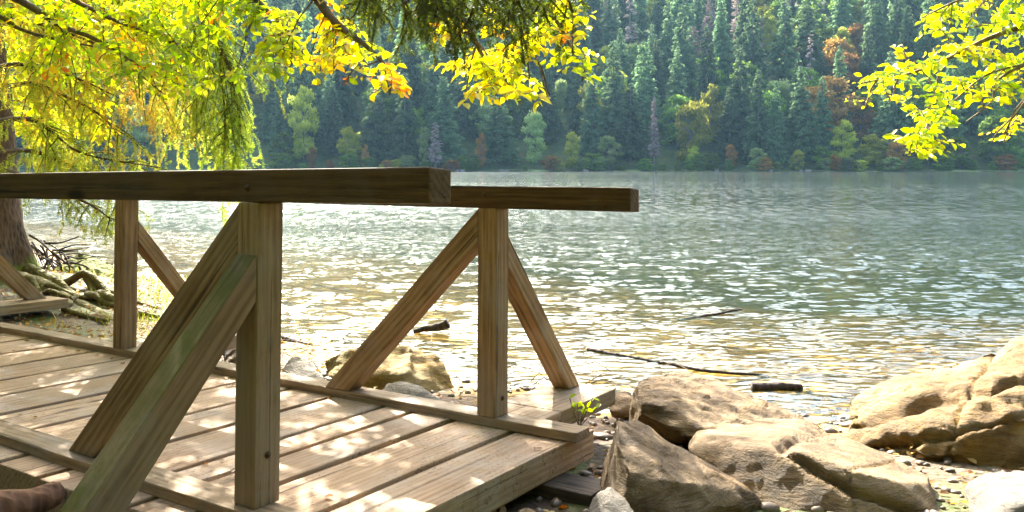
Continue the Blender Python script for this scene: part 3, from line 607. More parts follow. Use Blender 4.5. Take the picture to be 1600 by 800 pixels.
# crown above the picture, shading the deck
c_l = [limb([(-7.3, 4.1, 6.4 + .4 * k), (-5, 5.6 + 1.5 * k, 3.6 + .35 * k), (-2.5, 6 + 1.5 * k, 3.3 + .33 * k), (-.2, 6.2 + 1.4 * k, 3.15 + .3 * k)], .05, .008, wood) for k in range(4)]
c_s = np.concatenate(c_l)
cr = np.random.default_rng(8)
for _ in range(1050):
    x = cr.uniform(-9.5, -.2)
    if x < -4.6 and cr.random() < .5: continue
    y = cr.uniform(5.4, 11.5)
    if noise.noise(Vector((x * 1.1, y * .8, 3.3))) < -.0: continue
    z = EYE + 272 / F * y + cr.uniform(.05, .65)
    e = np.array([x, y, z]); d = np.linalg.norm(c_s - e, axis=1); near = c_s[np.argsort(d)[cr.integers(0, 5)]]
    b = e - unit(e - near + cr.normal(0, .3, 3)) * min(.7, np.linalg.norm(e - near)); wood.append(([near, b], [.008, .004]))
    twig_set(b, e, cr, 7, .3, .2, leaf, wood, .085, tintf=(.4, .2))
v, f = tubes(wood, 5); mesh_obj('branches', local(beech, v), f, M_BARKB, beech, smooth=True)
lo = build_leaves('foliage', leaf, M_BEECH, beech); lo.location = -beech.location

# --- beech to the right
beech2 = empty('beech_tree', (5.2, 4.2, GH(5.2, 4.2))); tag(beech2, 'beech tree reaching in from the right with bare grey twigs and lime-yellow leaves', 'tree')
wood = []; leaf = []
tp = spline([(5.2, 4.2, -.2), (5.1, 4.3, 1.5), (4.9, 4.4, 3), (5.0, 4.5, 6)], 6)
v, f = tubes([(tp, np.linspace(.2, .09, len(tp)))], 12); mesh_obj('trunk', local(beech2, v), f, M_BARKB, beech2, smooth=True)
rl = [limb([(4.95, 4.4, 2.6), P3(1700, 20, 4.5), P3(1600, 42, 4.4), P3(1545, 60, 4.4), P3(1480, 92, 4.4), P3(1420, 115, 4.4), P3(1345, 130, 4.4)], .022, .004, wood),
      limb([(4.95, 4.4, 2.4), P3(1720, 80, 4.4), P3(1610, 100, 4.3), P3(1560, 125, 4.3), P3(1548, 160, 4.3), P3(1510, 190, 4.3)], .012, .003, wood),
      limb([P3(1610, 100, 4.3), P3(1600, 160, 4.3), P3(1560, 205, 4.3), P3(1550, 222, 4.3)], .006, .003, wood),
      limb([P3(1480, 92, 4.4), P3(1466, 120, 4.4), P3(1455, 190, 4.4), P3(1450, 222, 4.4)], .006, .003, wood),
      limb([(4.95, 4.4, 3.2), P3(1700, -60, 4.5), P3(1600, -30, 4.4), P3(1500, 0, 4.4), P3(1440, 28, 4.4)], .02, .003, wood),
      limb([P3(1600, 100, 4.3), P3(1540, 118, 4.3), P3(1480, 165, 4.3), P3(1450, 170, 4.3)], .006, .003, wood)]
for cx, cy, Y, rad, n, i in [(1500, 15, 4.4, (50, 18), 6, 4), (1455, 28, 4.4, (25, 10), 3, 4), (1570, 20, 4.4, (40, 30), 7, 4), (1560, 70, 4.4, (45, 30), 8, 0), (1500, 80, 4.4, (30, 20), 4, 0), (1430, 85, 4.4, (28, 14), 3, 0), (1370, 118, 4.4, (28, 12), 4, 0), (1430, 125, 4.4, (28, 16), 3, 0),
      (1500, 130, 4.35, (40, 20), 6, 5), (1450, 165, 4.3, (40, 18), 6, 3), (1420, 160, 4.3, (16, 10), 2, 5), (1550, 120, 4.3, (40, 30), 6, 1), (1590, 175, 4.3, (12, 22), 3, 2), (1440, 205, 4.4, (25, 14), 4, 3), (1470, 215, 4.4, (18, 16), 3, 3), (1452, 226, 4.4, (20, 6), 2, 3), (1590, 90, 4.3, (15, 30), 3, 1)]:
    cluster(cx, cy, Y, rad, max(1, int(n * .75)), rl[i], lsz=.052, tint=(.4, .25), wood=wood, leaf=leaf, ln=.28, ns=3)
v, f = tubes(wood, 5); mesh_obj('branches', local(beech2, v), f, M_TWIG, beech2, smooth=True)
lo = build_leaves('foliage', leaf, M_BEECHG, beech2); lo.location = -beech2.location

# --- spruce at the left: trunk, roots, drooping boughs
spruce = empty('spruce_tree', (-6.2, 10.2, GH(-6.2, 10.2))); tag(spruce, 'old spruce with mossy flared base at the left edge and long drooping boughs', 'tree')
sp = spline([at(-5, 510, 10.2), at(-4, 450, 10.2), at(-8, 380, 10.2), at(-12, 320, 10.2), at(-18, 200, 10.2), at(-28, 90, 10.2), at(-60, -150, 10.3), at(-90, -600, 10.4), at(-110, -1000, 10.6)], 8)
zr = np.array([p[2] for p in sp]); rad = np.interp(zr, [-.1, .1, .35, .7, 1.2, 2.5, 6, 10], [.66, .52, .40, .33, .29, .265, .2, .12])
v, f = tubes([(sp, rad)], 28)
for i in range(len(v)):
    p = v[i]; h = p[2]; c = np.array(sp[i // 28]); ang = math.atan2(p[1] - c[1], p[0] - c[0])
    fl = 1 + .35 * max(0, .95 - h) * math.sin(ang * 5 + .6) + .05 * noise.noise(Vector(p) * 6) * 1.2
    v[i, :2] = c[:2] + (p[:2] - c[:2]) * fl
mesh_obj('trunk', local(spruce, v), f, M_BARK, spruce, smooth=True)
def needles(paths, rng, dens, nl, nw, tints, hang=0.0):
    """thin needle blades round each twig path; returns leaf rows"""
    rows = []
    for q, t0 in paths:
        q = np.asarray(q, float); seg = np.diff(q, axis=0); sl = np.linalg.norm(seg, axis=1); n = max(3, int(sl.sum() * dens))
        cs = np.concatenate([[0], np.cumsum(sl)]); s = rng.uniform(0, cs[-1], n); i = np.clip(np.searchsorted(cs, s) - 1, 0, len(sl) - 1)
        p = q[i] + seg[i] * ((s - cs[i]) / np.maximum(sl[i], 1e-6))[:, None]; d = unit(seg[i])
        rd = unit(np.cross(d, rng.normal(0, 1, (n, 3)))); dd = d * .8 + rd; nn = rng.normal(0, 1, (n, 3))
        L = nl * rng.uniform(.7, 1.2, n); tt = np.clip(t0 + rng.normal(0, .08, n), 0, 1)
        rows.append(np.concatenate([p, dd, nn, L[:, None], tt[:, None]], 1))
    return np.concatenate(rows)
def bough(limbpts, rng, wood, tw, width, hangl, n_sec, tint, r0=.02, start=.15):
    """spruce limb with side branches and twigs hanging from them"""
    L = limb(limbpts, r0, .004, wood, 7); n = len(L)
    for k in range(n_sec):
        t = start + (1 - start) * (k + rng.random()) / n_sec; i = min(int(t * (n - 1)), n - 2); b = L[i]; d = unit(L[i + 1] - L[i])
        sv = unit(np.cross(d, [0, 0, 1.0]) + rng.normal(0, .3, 3)) * (1 if k % 2 else -1)
        l = width * (1 - .55 * t) * rng.uniform(.6, 1.2)
        q = np.array([b, b + (d * .6 + sv) * l * .5 + [0, 0, -.04], b + (d * .9 + sv * 1.3) * l * .75 + [0, 0, -.14 * l / .3]])
        wood.append((list(q), [.006, .004, .002])); tw.append((q, rng.normal(tint, .1)))
        m_ = max(3, int(l / .07))
        for j in range(m_):
            u = (j + rng.random()) / m_ * 2; ii = min(int(u), 1); s = q[ii] + (q[ii + 1] - q[ii]) * (u - ii)
            h = hangl * rng.uniform(.4, 1.2); sway = rng.normal(0, .12, 3) * h
            w = np.array([s, s + [sway[0], sway[1], -h * .5], s + [sway[0] * 1.8, sway[1] * 1.8, -h]]); tw.append((w, np.clip(rng.normal(tint, .16), 0, 1)))
            for _ in range(2):
                a = s + (w[2] - s) * rng.uniform(.2, .8); tw.append((np.array([a, a + unit(rng.normal(0, 1, 3) + [0, 0, -1.0]) * h * .35]), np.clip(rng.normal(tint + .08, .12), 0, 1)))
wood = []; tw = []; br = np.random.default_rng(31)
Tn = lambda py: at(-18, py, 10.1)
for pts, w, h, ns, ti in [
  ([Tn(150), at(40, 130, 8.0), at(90, 145, 7.9), at(150, 175, 7.8), at(190, 215, 7.7)], .5, .26, 26, .55),
  ([Tn(110), at(20, 100, 8), at(60, 108, 7.9), at(120, 122, 7.7), at(200, 160, 7.5)], .5, .3, 26, .6),
  ([Tn(190), at(40, 185, 8), at(80, 205, 7.9), at(130, 240, 7.8), at(250, 262, 7.6)], .55, .26, 30, .5),
  ([Tn(240), at(40, 235, 8.1), at(90, 250, 8.1), at(150, 275, 8), at(190, 320, 7.9)], .4, .22, 22, .45),
  ([Tn(60), at(20, 30, 8), at(100, 50, 7.8), at(170, 80, 7.6), at(260, 150, 7.5)], .6, .35, 30, .7),
  ([Tn(250), at(60, 285, 7.8), at(110, 305, 7.6), at(150, 325, 7.5), at(175, 345, 7.4)], .35, .16, 18, .45),
  ([Tn(20), at(40, -30, 8.4), at(140, 0, 8.6), at(230, 60, 8.7), at(290, 140, 8.7)], .7, .4, 30, .65),
  ([Tn(-60), at(60, -60, 8.8), at(150, -10, 9.2), at(240, 90, 9.4), at(260, 190, 9.4)], .7, .45, 30, .6),
  ([Tn(-200), at(100, -260, 8.4), at(250, -160, 8.3), at(318, -20, 8.2), at(338, 60, 8.1), at(350, 160, 8.0), at(352, 235, 8.0)], .8, .3, 70, .3),
  ([Tn(-240), at(120, -260, 8.6), at(270, -160, 8.5), at(300, 20, 8.4), at(312, 120, 8.3), at(322, 215, 8.2)], .7, .3, 50, .42),
  ([at(335, 60, 8.1), at(360, 110, 8.0), at(372, 170, 8), at(378, 220, 8.0)], .35, .18, 20, .25)]:
    bough(pts, br, wood, tw, w, h, ns, ti, r0=.025)
v, f = tubes(wood, 5); mesh_obj('branches', local(spruce, v), f, M_BARK, spruce, smooth=True)
nd = needles(tw, br, 430, .021, .1, None); print('needles', len(nd))
lo = build_leaves('foliage', nd, M_NEEDLE, spruce, width=.24, simple=True); lo.location = -spruce.location
# roots
paths = []
for pts, r0, r1 in [([(30, 440, 9.9), (70, 452, 9.6), (105, 472, 9.2), (150, 490, 8.8), (178, 505, 8.4), (225, 520, 8.1)], .2, .07), ([(40, 420, 10.2), (75, 438, 10.1), (115, 455, 10.0), (150, 468, 9.8), (200, 480, 9.6)], .16, .05),
    ([(60, 445, 9.9), (100, 444, 9.9), (128, 428, 9.9), (150, 438, 9.8), (170, 462, 9.6), (182, 492, 9.3)], .10, .06), ([(136, 434, 9.9), (145, 456, 9.7), (148, 482, 9.5)], .08, .055), ([(15, 480, 9.8), (60, 500, 9.0), (110, 515, 8.4), (160, 528, 8.0)], .16, .05), ([(-20, 480, 9.8), (-30, 520, 8.8), (-10, 540, 8.2)], .2, .07),
    ([(90, 492, 8.9), (120, 500, 8.6), (160, 512, 8.3), (230, 530, 7.9)], .08, .035)]:
    p = spline([at(*q) for q in pts], 6); r_ = np.linspace(r0, r1 * .7, len(p)) * .6; paths.append((p, r_))
rr_ = random.Random(15)
for k in range(7):
    x0 = rr_.uniform(20, 150); y0 = rr_.uniform(440, 500); p = []
    for j in range(6): p.append(at(x0 + j * rr_.uniform(9, 22), y0 + j * rr_.uniform(-2, 8) + rr_.uniform(-7, 7), max(7.9, 10.0 - (y0 - 440) / 34 - j * .16)))
    for q in p: q.z = max(GH(q.x, q.y), .02) + rr_.uniform(-.02, .09)
    p = spline(p, 5); paths.append((p, np.linspace(rr_.uniform(.035, .07), .02, len(p))))
for pp in paths:
    v, f = tubes([pp], 12)
    for i in range(len(v)): v[i] += np.array(noise.noise_vector(Vector(v[i]) * 6)) * .012
    mesh_obj('root', local(spruce, v), f, M_BARKR, spruce, smooth=True)

# --- spruce behind the camera, boughs hanging in the top middle, shade put into their needle colour
spr2 = empty('spruce_tree', (-1.6, -2.2, GH(-1.6, -2.2))); tag(spr2, 'spruce whose shade-darkened hanging boughs fill the top middle of the view', 'tree')
tp = spline([(-1.6, -2.2, 0), (-1.6, -2.2, 3), (-1.5, -2.1, 9)], 8); v, f = tubes([(tp, np.linspace(.28, .14, len(tp)))], 14); mesh_obj('trunk', local(spr2, v), f, M_BARK, spr2, smooth=True)
wood = []; tw = []; br = np.random.default_rng(33)
for k, (x, y, x2, y2, Y) in enumerate([(560, -60, 590, 28, 3.8), (610, -70, 640, 50, 3.7), (660, -60, 700, 45, 3.8), (700, -60, 720, 62, 3.6), (770, -70, 780, 35, 3.5), (800, -70, 815, 55, 3.6), (840, -50, 850, 25, 3.7), (880, -60, 885, 15, 3.8), (740, -60, 745, 18, 3.3), (640, -50, 660, 10, 3.4), (690, -60, 685, 15, 3.4), (585, -50, 560, 10, 3.6), (820, -60, 800, 15, 3.3)]):
    bough([(-1.6, -2.1, 4.2 + .1 * k), (-1.2, .8, 3.9), P3(x, y - 120, 2.6), P3(x, y, Y - .3), P3((x + x2) / 2, (y + y2) / 2 - 6, Y), P3(x2, y2, Y + .1)], br, wood, tw, .22, .10, 9, .4, r0=.012, start=.7)
v, f = tubes(wood, 5); mesh_obj('branches', local(spr2, v), f, M_BARK, spr2, smooth=True)
nd = needles(tw, br, 900, .014, .1, None)
lo = build_leaves('foliage', nd, M_NEEDLE_SHADE, spr2, width=.2, simple=True); lo.location = -spr2.location

# --- second beech further along the left bank, its sunlit crown fills the background of the top left
beech3 = empty('beech_tree', (-12.5, 13.5, GH(-12.5, 13.5))); tag(beech3, 'sunlit yellow beech crown behind the old spruce in the top left', 'tree')
tp = spline([(-12.5, 13.5, -.2), (-12.3, 13.4, 2), (-12, 13.2, 4), (-11.5, 13, 8)], 8); v, f = tubes([(tp, np.linspace(.24, .1, len(tp)))], 12); mesh_obj('trunk', local(beech3, v), f, M_BARKB, beech3, smooth=True)
wood = []; leaf = []; b3 = np.random.default_rng(61)
sl_ = [limb([tuple(tp[14]), (-9.5, 12.8, 4.2 + k * .7), (-6.8, 12.6, 3.9 + k * .8)], .05, .01, wood) for k in range(5)] + [limb([tuple(tp[10]), (-10, 12.8, 2.9), (-8, 12.4, 2.6)], .04, .01, wood)]
sc_ = np.concatenate(sl_)
for _ in range(460):
    if b3.random() < .8: e = P3(b3.uniform(30, 300), b3.uniform(-110, 100), b3.uniform(11.6, 13.6))
    else: e = P3(b3.uniform(-40, 190), b3.uniform(80, 225), b3.uniform(12, 13.6))
    d = np.linalg.norm(sc_ - e, axis=1); near = sc_[np.argsort(d)[b3.integers(0, 4)]]; b = e - unit(e - near + b3.normal(0, .3, 3)) * min(.7, np.linalg.norm(e - near)); wood.append(([near, b], [.012, .005]))
    twig_set(b, e, b3, 7, .32, .2, leaf, wood, .09, tintf=(.5, .2))
v, f = tubes(wood, 4); mesh_obj('branches', local(beech3, v), f, M_BARKB, beech3, smooth=True)
lo = build_leaves('foliage', leaf, M_BEECH, beech3); lo.location = -beech3.location

# --- brush pile, driftwood, twigs, leaf litter, grass on the left bank
def stick(name, pts, r0, r1, mat, label, cat='driftwood', sides=10, wob=.012, group=None):
    p = spline(pts, 7); v, f = tubes([(p, np.linspace(r0, r1, len(p)))], sides)
    c = np.array(tuple(p[0])); c[2] -= r0
    for i in range(len(v)): v[i] += np.array(noise.noise_vector(Vector(v[i]) * 8)) * wob
    f = [tuple(x) for x in f] + [tuple(range(sides))[::-1], tuple(range(len(v) - sides, len(v)))]
    o = mesh_obj(name, [tuple(q) for q in (v - c)], f, mat, smooth=True); o.location = c; return tag(o, label, cat, group)
rs = random.Random(9)
pile = []
for k in range(90):
    x = rs.uniform(45, 150); y = 360 + (x - 45) * .62 + rs.uniform(0, 55); Y = rs.uniform(11.0, 12.2); a = rs.uniform(-.2, 1.2) if rs.random() < .8 else rs.uniform(1.2, 2.6); l = rs.uniform(30, 80)
    p = spline([at(x, y, Y), at(x + l * .5 * math.cos(a), y + l * .5 * math.sin(a) + rs.uniform(-6, 6), Y + rs.uniform(-.1, .1)), at(min(x + l * math.cos(a), 175), min(y + l * math.sin(a), 450), Y + rs.uniform(-.2, .2))], 4)
    pile.append((p, np.linspace(rs.uniform(.008, .02), .005, len(p))))
v, f = tubes(pile, 6); o = mesh_obj('brush_pile', v, f, M_WET, smooth=True); tag(o, 'tangle of dark dead branches between the spruce trunk and the water', 'brush pile', kind='stuff')
rock('mossy_bank', [[at(50, 450, 10.9), at(80, 420, 11.3), at(120, 398, 11.6), at(165, 405, 11.5), at(215, 425, 11.1), at(245, 455, 10.7), at(80, 475, 10.3), at(230, 490, 10.0), at(150, 500, 11.5), at(150, 474, 10.0)]], M_MOUND, 'mossy hump of ground with roots between the spruce and the water', voxel=.04, amp=.08, seed=15)['category'] = 'mound'
stick('driftwood_log', [at(646, 517, 8.15), at(672, 513, 8.15), at(692, 508, 8.15), at(700, 505, 8.15)], .022, .05, M_WET, 'dark pointed log floating beside the far brace')
stick('driftwood_log', [at(1176, 606, 6.12), at(1215, 605, 6.12), at(1252, 606, 6.14)], .035, .03, M_WET, 'short dark log in the shallows behind the rough rock')
stick('driftwood_branch', [at(1150, 597, 6.3), at(1200, 588, 6.5), at(1110, 580, 6.6), at(1010, 563, 7.0), at(918, 546, 7.4)], .006, .018, M_WET, 'long waterlogged branch lying just off the shore')
stick('driftwood_branch', [at(440, 530, 7.7), at(470, 540, 7.6), at(500, 543, 7.5)], .05, .02, M_WET, 'dark root-like branch washed up right of the nearest post')
stick('driftwood_branch', [at(1060, 500, 8.9), at(1110, 492, 9.1), at(1160, 483, 9.3)], .012, .012, M_WET, 'thin sunken branch far out on the open water')
stick('fallen_log', [at(-60, 812, 2.9), at(20, 792, 3.05), at(85, 776, 3.2)], .07, .05, M_REDLOG, 'reddish splintered log on the ground below the near deck edge', 'log')
tl = []
for k in range(70):
    x = rs.uniform(-2.3, -.7) if rs.random() < .6 else rs.uniform(-.4, 1.4); y = rs.uniform(6.0, 7.6) if x < -.5 else rs.uniform(5.5, 6.5); z = max(GH(x, y), 0) + rs.uniform(.01, .05); a = rs.uniform(0, 3.14); l = rs.uniform(.1, .4)
    tl.append(([(x, y, z), (x + l * .5 * math.cos(a), y + l * .5 * math.sin(a), z + rs.uniform(0, .06)), (x + l * math.cos(a), y + l * math.sin(a), z)], [.004, .003, .002]))
v, f = tubes(tl, 5); tag(mesh_obj('twig_litter', v, f, M_TWIG), 'dry twigs strewn along the waterline', 'twigs', kind='stuff')
# leaf litter
lr = np.random.default_rng(44); n = 5200
x = np.concatenate([lr.uniform(-7, -1.2, 4200), lr.uniform(-1.5, 3.4, 1500)]); y = np.concatenate([lr.uniform(6.0, 11.5, 4200), lr.uniform(2.6, 6.1, 1500)])
h = ground_h(x, y); ok = (h > .015); x, y, h = x[ok], y[ok], h[ok]; n = len(x)
P = np.stack([x, y, h + lr.uniform(.004, .02, n)], 1); D = np.stack([lr.normal(0, 1, n), lr.normal(0, 1, n), lr.normal(0, .25, n)], 1); N = np.stack([lr.normal(0, .35, n), lr.normal(0, .35, n), np.ones(n)], 1)
M_LIT = leaf_mat('fallen_leaf', [(0, (.12, .06, .02)), (.5, (.32, .17, .05)), (.8, (.42, .3, .08)), (1, (.4, .12, .03))], .25)
tag(leaves_mesh('leaf_litter', P, D, N, lr.uniform(.03, .065, n), lr.random(n), M_LIT), 'fallen brown and orange leaves on the bank', 'leaf litter', kind='stuff')
# grass tufts
gp = []; 
for c, cn in (((-3.9, 9.6), 450), ((-3.35, 8.4), 350), ((-4.4, 10.6), 300), ((-3.2, 7.8), 160), ((-5.2, 8.2), 70), ((-5.4, 11.3), 200)):
    gp.append(np.stack([lr.normal(c[0], .38, cn), lr.normal(c[1], .3, cn)], 1))
gp = np.concatenate(gp); h = ground_h(gp[:, 0], gp[:, 1]); ok = h > .02; gp = gp[ok]; h = h[ok]; n = len(gp)
P = np.concatenate([gp, h[:, None]], 1); D = np.stack([lr.normal(0, .45, n), lr.normal(0, .45, n), np.ones(n)], 1)
M_GRASS = leaf_mat('grass_blade', [(0, (.07, .13, .01)), (.6, (.22, .26, .03)), (1, (.38, .3, .12))], .5)
tag(leaves_mesh('grass', P, D, lr.normal(0, 1, (n, 3)), lr.uniform(.05, .16, n), lr.random(n), M_GRASS, width=.05, simple=True), 'tufts of sunlit grass on the bank behind the deck', 'grass', kind='stuff')
# leaves fallen on the deck
dl = np.random.default_rng(70); n = 46; Pd = []
for k in range(n):
    v_ = BW @ Vector((dl.uniform(-7.5, -2.0), dl.uniform(1.9, 3.38) if dl.random() < .4 else (3.38 - abs(dl.normal(0, .12)) if dl.random() < .6 else 2.1 + abs(dl.normal(0, .15))), ZD + .006)); Pd.append(tuple(v_))
tag(leaves_mesh('leaf_litter', np.array(Pd), np.stack([dl.normal(0, 1, n), dl.normal(0, 1, n), dl.normal(0, .12, n)], 1), np.stack([dl.normal(0, .2, n), dl.normal(0, .2, n), np.ones(n)], 1), dl.uniform(.025, .05, n), dl.random(n), M_LIT), 'fallen leaves scattered on the deck boards', 'leaf litter', kind='stuff')
# small seedling by the end of the far kerb
sd_ = empty('seedling', at(905, 650, 4.35)); tag(sd_, 'little green seedling growing beside the outrigger beam', 'plant'); wood = []; leaf = []
for k in range(5):
    e = at(890 + k * 12, 622 + (k % 3) * 8, 4.35); s = at(905, 668, 4.35)
    q = spline([s, (s + e) / 2, e], 3); wood.append((q, [.0025] * len(q)))
    for j in range(3): leaf.append((*q[-1 - j], *rng.normal(0, 1, 3), *(rng.normal(0, .5, 3) + [0, 0, 1]), .04, rng.uniform(0, .5)))
v, f = tubes(wood, 4); mesh_obj('stem', local(sd_, v), f, M_TWIG, sd_); lo = build_leaves('leaves', leaf, M_BEECHG, sd_); lo.location = -sd_.location

# ------------------------------------------------------------------ forest beyond the lake
def far_leaf_mat(name, lo_, hi_, tr=.5):
    m = MAT(name); a_ = m.n('Attribute', attribute_name='tint'); oi = m.n('ObjectInfo')
    col = m.mix(a_.outputs['Fac'], lo_, hi_); hs = m.n('HueSaturation'); m.l(col, hs.inputs['Color'])
    m.l(m.math('ADD', m.math('MULTIPLY', oi.outputs['Random'], .9), .65), hs.inputs['Value']); m.l(m.math('ADD', m.math('MULTIPLY', oi.outputs['Random'], .03), .485), hs.inputs['Hue'])
    d = m.n('BsdfDiffuse'); t = m.n('BsdfTranslucent'); m.l(hs.outputs[0], d.inputs[0]); m.l(hs.outputs[0], t.inputs[0]); mx = m.n('MixShader'); mx.inputs[0].default_value = tr
    m.l(d.outputs[0], mx.inputs[1]); m.l(t.outputs[0], mx.inputs[2]); m.t.nodes.remove(m.b); m.l(mx.outputs[0], m.out.inputs[0]); return m.m
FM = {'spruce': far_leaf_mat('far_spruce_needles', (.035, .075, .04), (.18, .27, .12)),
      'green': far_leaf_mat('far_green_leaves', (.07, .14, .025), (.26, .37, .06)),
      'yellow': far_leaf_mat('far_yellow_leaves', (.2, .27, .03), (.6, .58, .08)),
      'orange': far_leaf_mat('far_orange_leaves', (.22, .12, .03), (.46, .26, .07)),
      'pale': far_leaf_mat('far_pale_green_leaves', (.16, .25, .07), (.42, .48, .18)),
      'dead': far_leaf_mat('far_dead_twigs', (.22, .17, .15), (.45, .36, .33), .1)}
M_FT = bark_mat('far_trunk', (.10, .08, .07), (.24, .2, .18))
def proto_spruce(seed, H=25., W=3.6, sparse=1.0, mat='spruce', top=.0, low=.06, mname='crown'):
    r = np.random.default_rng(seed); rows = []; z = H * low
    while z < H * .985:
        t = z / H; rad = W * ((1 - t) ** .8) * (1 if t > .25 else .75 + t) * r.uniform(.8, 1.15) + .25; nb = int(5 + 5 * (1 - t))
        for k in range(nb):
            if r.random() > sparse: continue
            a = r.uniform(0, 6.28); l = rad * r.uniform(.55, 1.15); dr = r.uniform(.15, .5); n = max(5, int(l * 12))
            s = r.uniform(.05, 1, n) ** .7; px = np.cos(a) * s * l; py = np.sin(a) * s * l; pz = z - dr * l * s ** 1.5 + .18 * l * (s > .8)
            p = np.stack([px, py, pz], 1) + r.normal(0, .12, (n, 3)); side = r.choice([-1, 1], n) * r.uniform(.2, 1.1, n)
            d = np.stack([np.cos(a + side), np.sin(a + side), -r.uniform(.2, 1.3, n)], 1)
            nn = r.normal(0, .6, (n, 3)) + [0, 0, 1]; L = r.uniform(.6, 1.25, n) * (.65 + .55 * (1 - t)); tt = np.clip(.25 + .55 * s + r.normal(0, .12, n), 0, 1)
            rows.append(np.concatenate([p, d, nn, L[:, None], tt[:, None]], 1))
        z += H * r.uniform(.018, .032)
    a = np.concatenate(rows); me = leaves_mesh(mname, a[:, :3], a[:, 3:6], a[:, 6:9], a[:, 9], a[:, 10], FM[mat], width=.5, simple=True)
    t = spline([(0, 0, -1), (.1, 0, H * .5), (0, .1, H)], 5); v, f = tubes([(t, np.linspace(.32, .04, len(t)))], 7); tr = mesh_obj('trunk', v, f, M_FT, smooth=True)
    return me, tr
def proto_broad(seed, H=14., W=5.0, mat='green'):
    r = np.random.default_rng(seed); rows = []; wood = [([(0, 0, -1), (.1, .1, H * .35), (0, 0, H * .85)], [.28, .2, .05])]
    for k in range(46):
        t = r.uniform(.12, 1); prof = math.sin(min(1, t * 1.15) * math.pi * .86) ** .6; a = r.uniform(0, 6.28); q = W * prof * r.uniform(.25, .9)
        c = np.array([q * math.cos(a), q * math.sin(a), H * t * .93]); s = r.uniform(.8, 1.7) * W / 5; n = int(90 * s)
        wood.append(([(0, 0, c[2] * .75), tuple(c * [.5, .5, .9]), tuple(c)], [.1, .07, .03]))
        u = unit(r.normal(0, 1, (n, 3))); p = c + u * s * np.array([1.15, 1.15, .62]) * r.uniform(.5, 1.05, (n, 1)); base = r.uniform(-.18, .18)
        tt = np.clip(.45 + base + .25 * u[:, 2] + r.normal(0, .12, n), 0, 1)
        rows.append(np.concatenate([p, r.normal(0, 1, (n, 3)) + [0, 0, -.4], u + r.normal(0, .5, (n, 3)) + [0, 0, .6], r.uniform(.4, .85, n)[:, None], tt[:, None]], 1))
    a = np.concatenate(rows); me = leaves_mesh('crown', a[:, :3], a[:, 3:6], a[:, 6:9], a[:, 9], a[:, 10], FM[mat], width=.7, simple=True)
    v, f = tubes(wood, 5); return me, mesh_obj('trunk', v, f, M_FT, smooth=True)
protos = {'spruce': [proto_spruce(s, W=w, sparse=q) for s, w, q in ((1, 4.2, 1), (2, 3.7, .95), (3, 4.9, .97), (4, 4.0, .88), (5, 4.6, 1))],
          'dead': [proto_spruce(11, W=1.9, sparse=.5, mat='dead', low=.2), proto_spruce(12, W=1.5, sparse=.35, mat='dead', low=.3)]}
for kind in ('green', 'yellow', 'orange', 'pale'):
    protos[kind] = [proto_broad(20 + 3 * len(kind) + s, mat=kind) for s in range(2)]
names = {'spruce': 'spruce_tree', 'dead': 'dead_spruce', 'green': 'broadleaf_tree', 'yellow': 'broadleaf_tree', 'orange': 'broadleaf_tree', 'pale': 'broadleaf_tree'}
BH = {'spruce': 25., 'dead': 25., 'green': 14., 'yellow': 14., 'orange': 14., 'pale': 14.}
used_p = set(); fr_ = random.Random(77); placed = []
def far_tree(kind, x, y, H, wid, label, group, v=None):
    P_ = protos[kind]; v = fr_.randrange(len(P_)) if v is None else v
    root = empty(names[kind], (x, y, HH(x, y) - .3)); s = H / BH[kind]; root.scale = (s * wid, s * wid, s); root.rotation_euler.z = fr_.uniform(0, 6.28); tag(root, label, 'tree', group)
    for o in P_[v]:
        c = o if (kind, v) not in used_p else o.copy()
        if c is not o: COL.objects.link(c)
        c.parent = root
    used_p.add((kind, v)); placed.append((x, y)); return root
def px_tree(kind, px, top, wpx, back, label, base=None, group=None):
    Y = float(far_shore((px - 800) / F * 217)) + 4 + back; x = (px - 800) / F * Y; z = HH(x, Y) - .3
    H = EYE + (258 - top) / F * Y - z; nat = {'spruce': 7.0 * H / 25, 'dead': 3.6 * H / 25}.get(kind, 11.0 * H / 14)
    return far_tree(kind, x, Y, H, (wpx / F * Y) / nat, label, group)
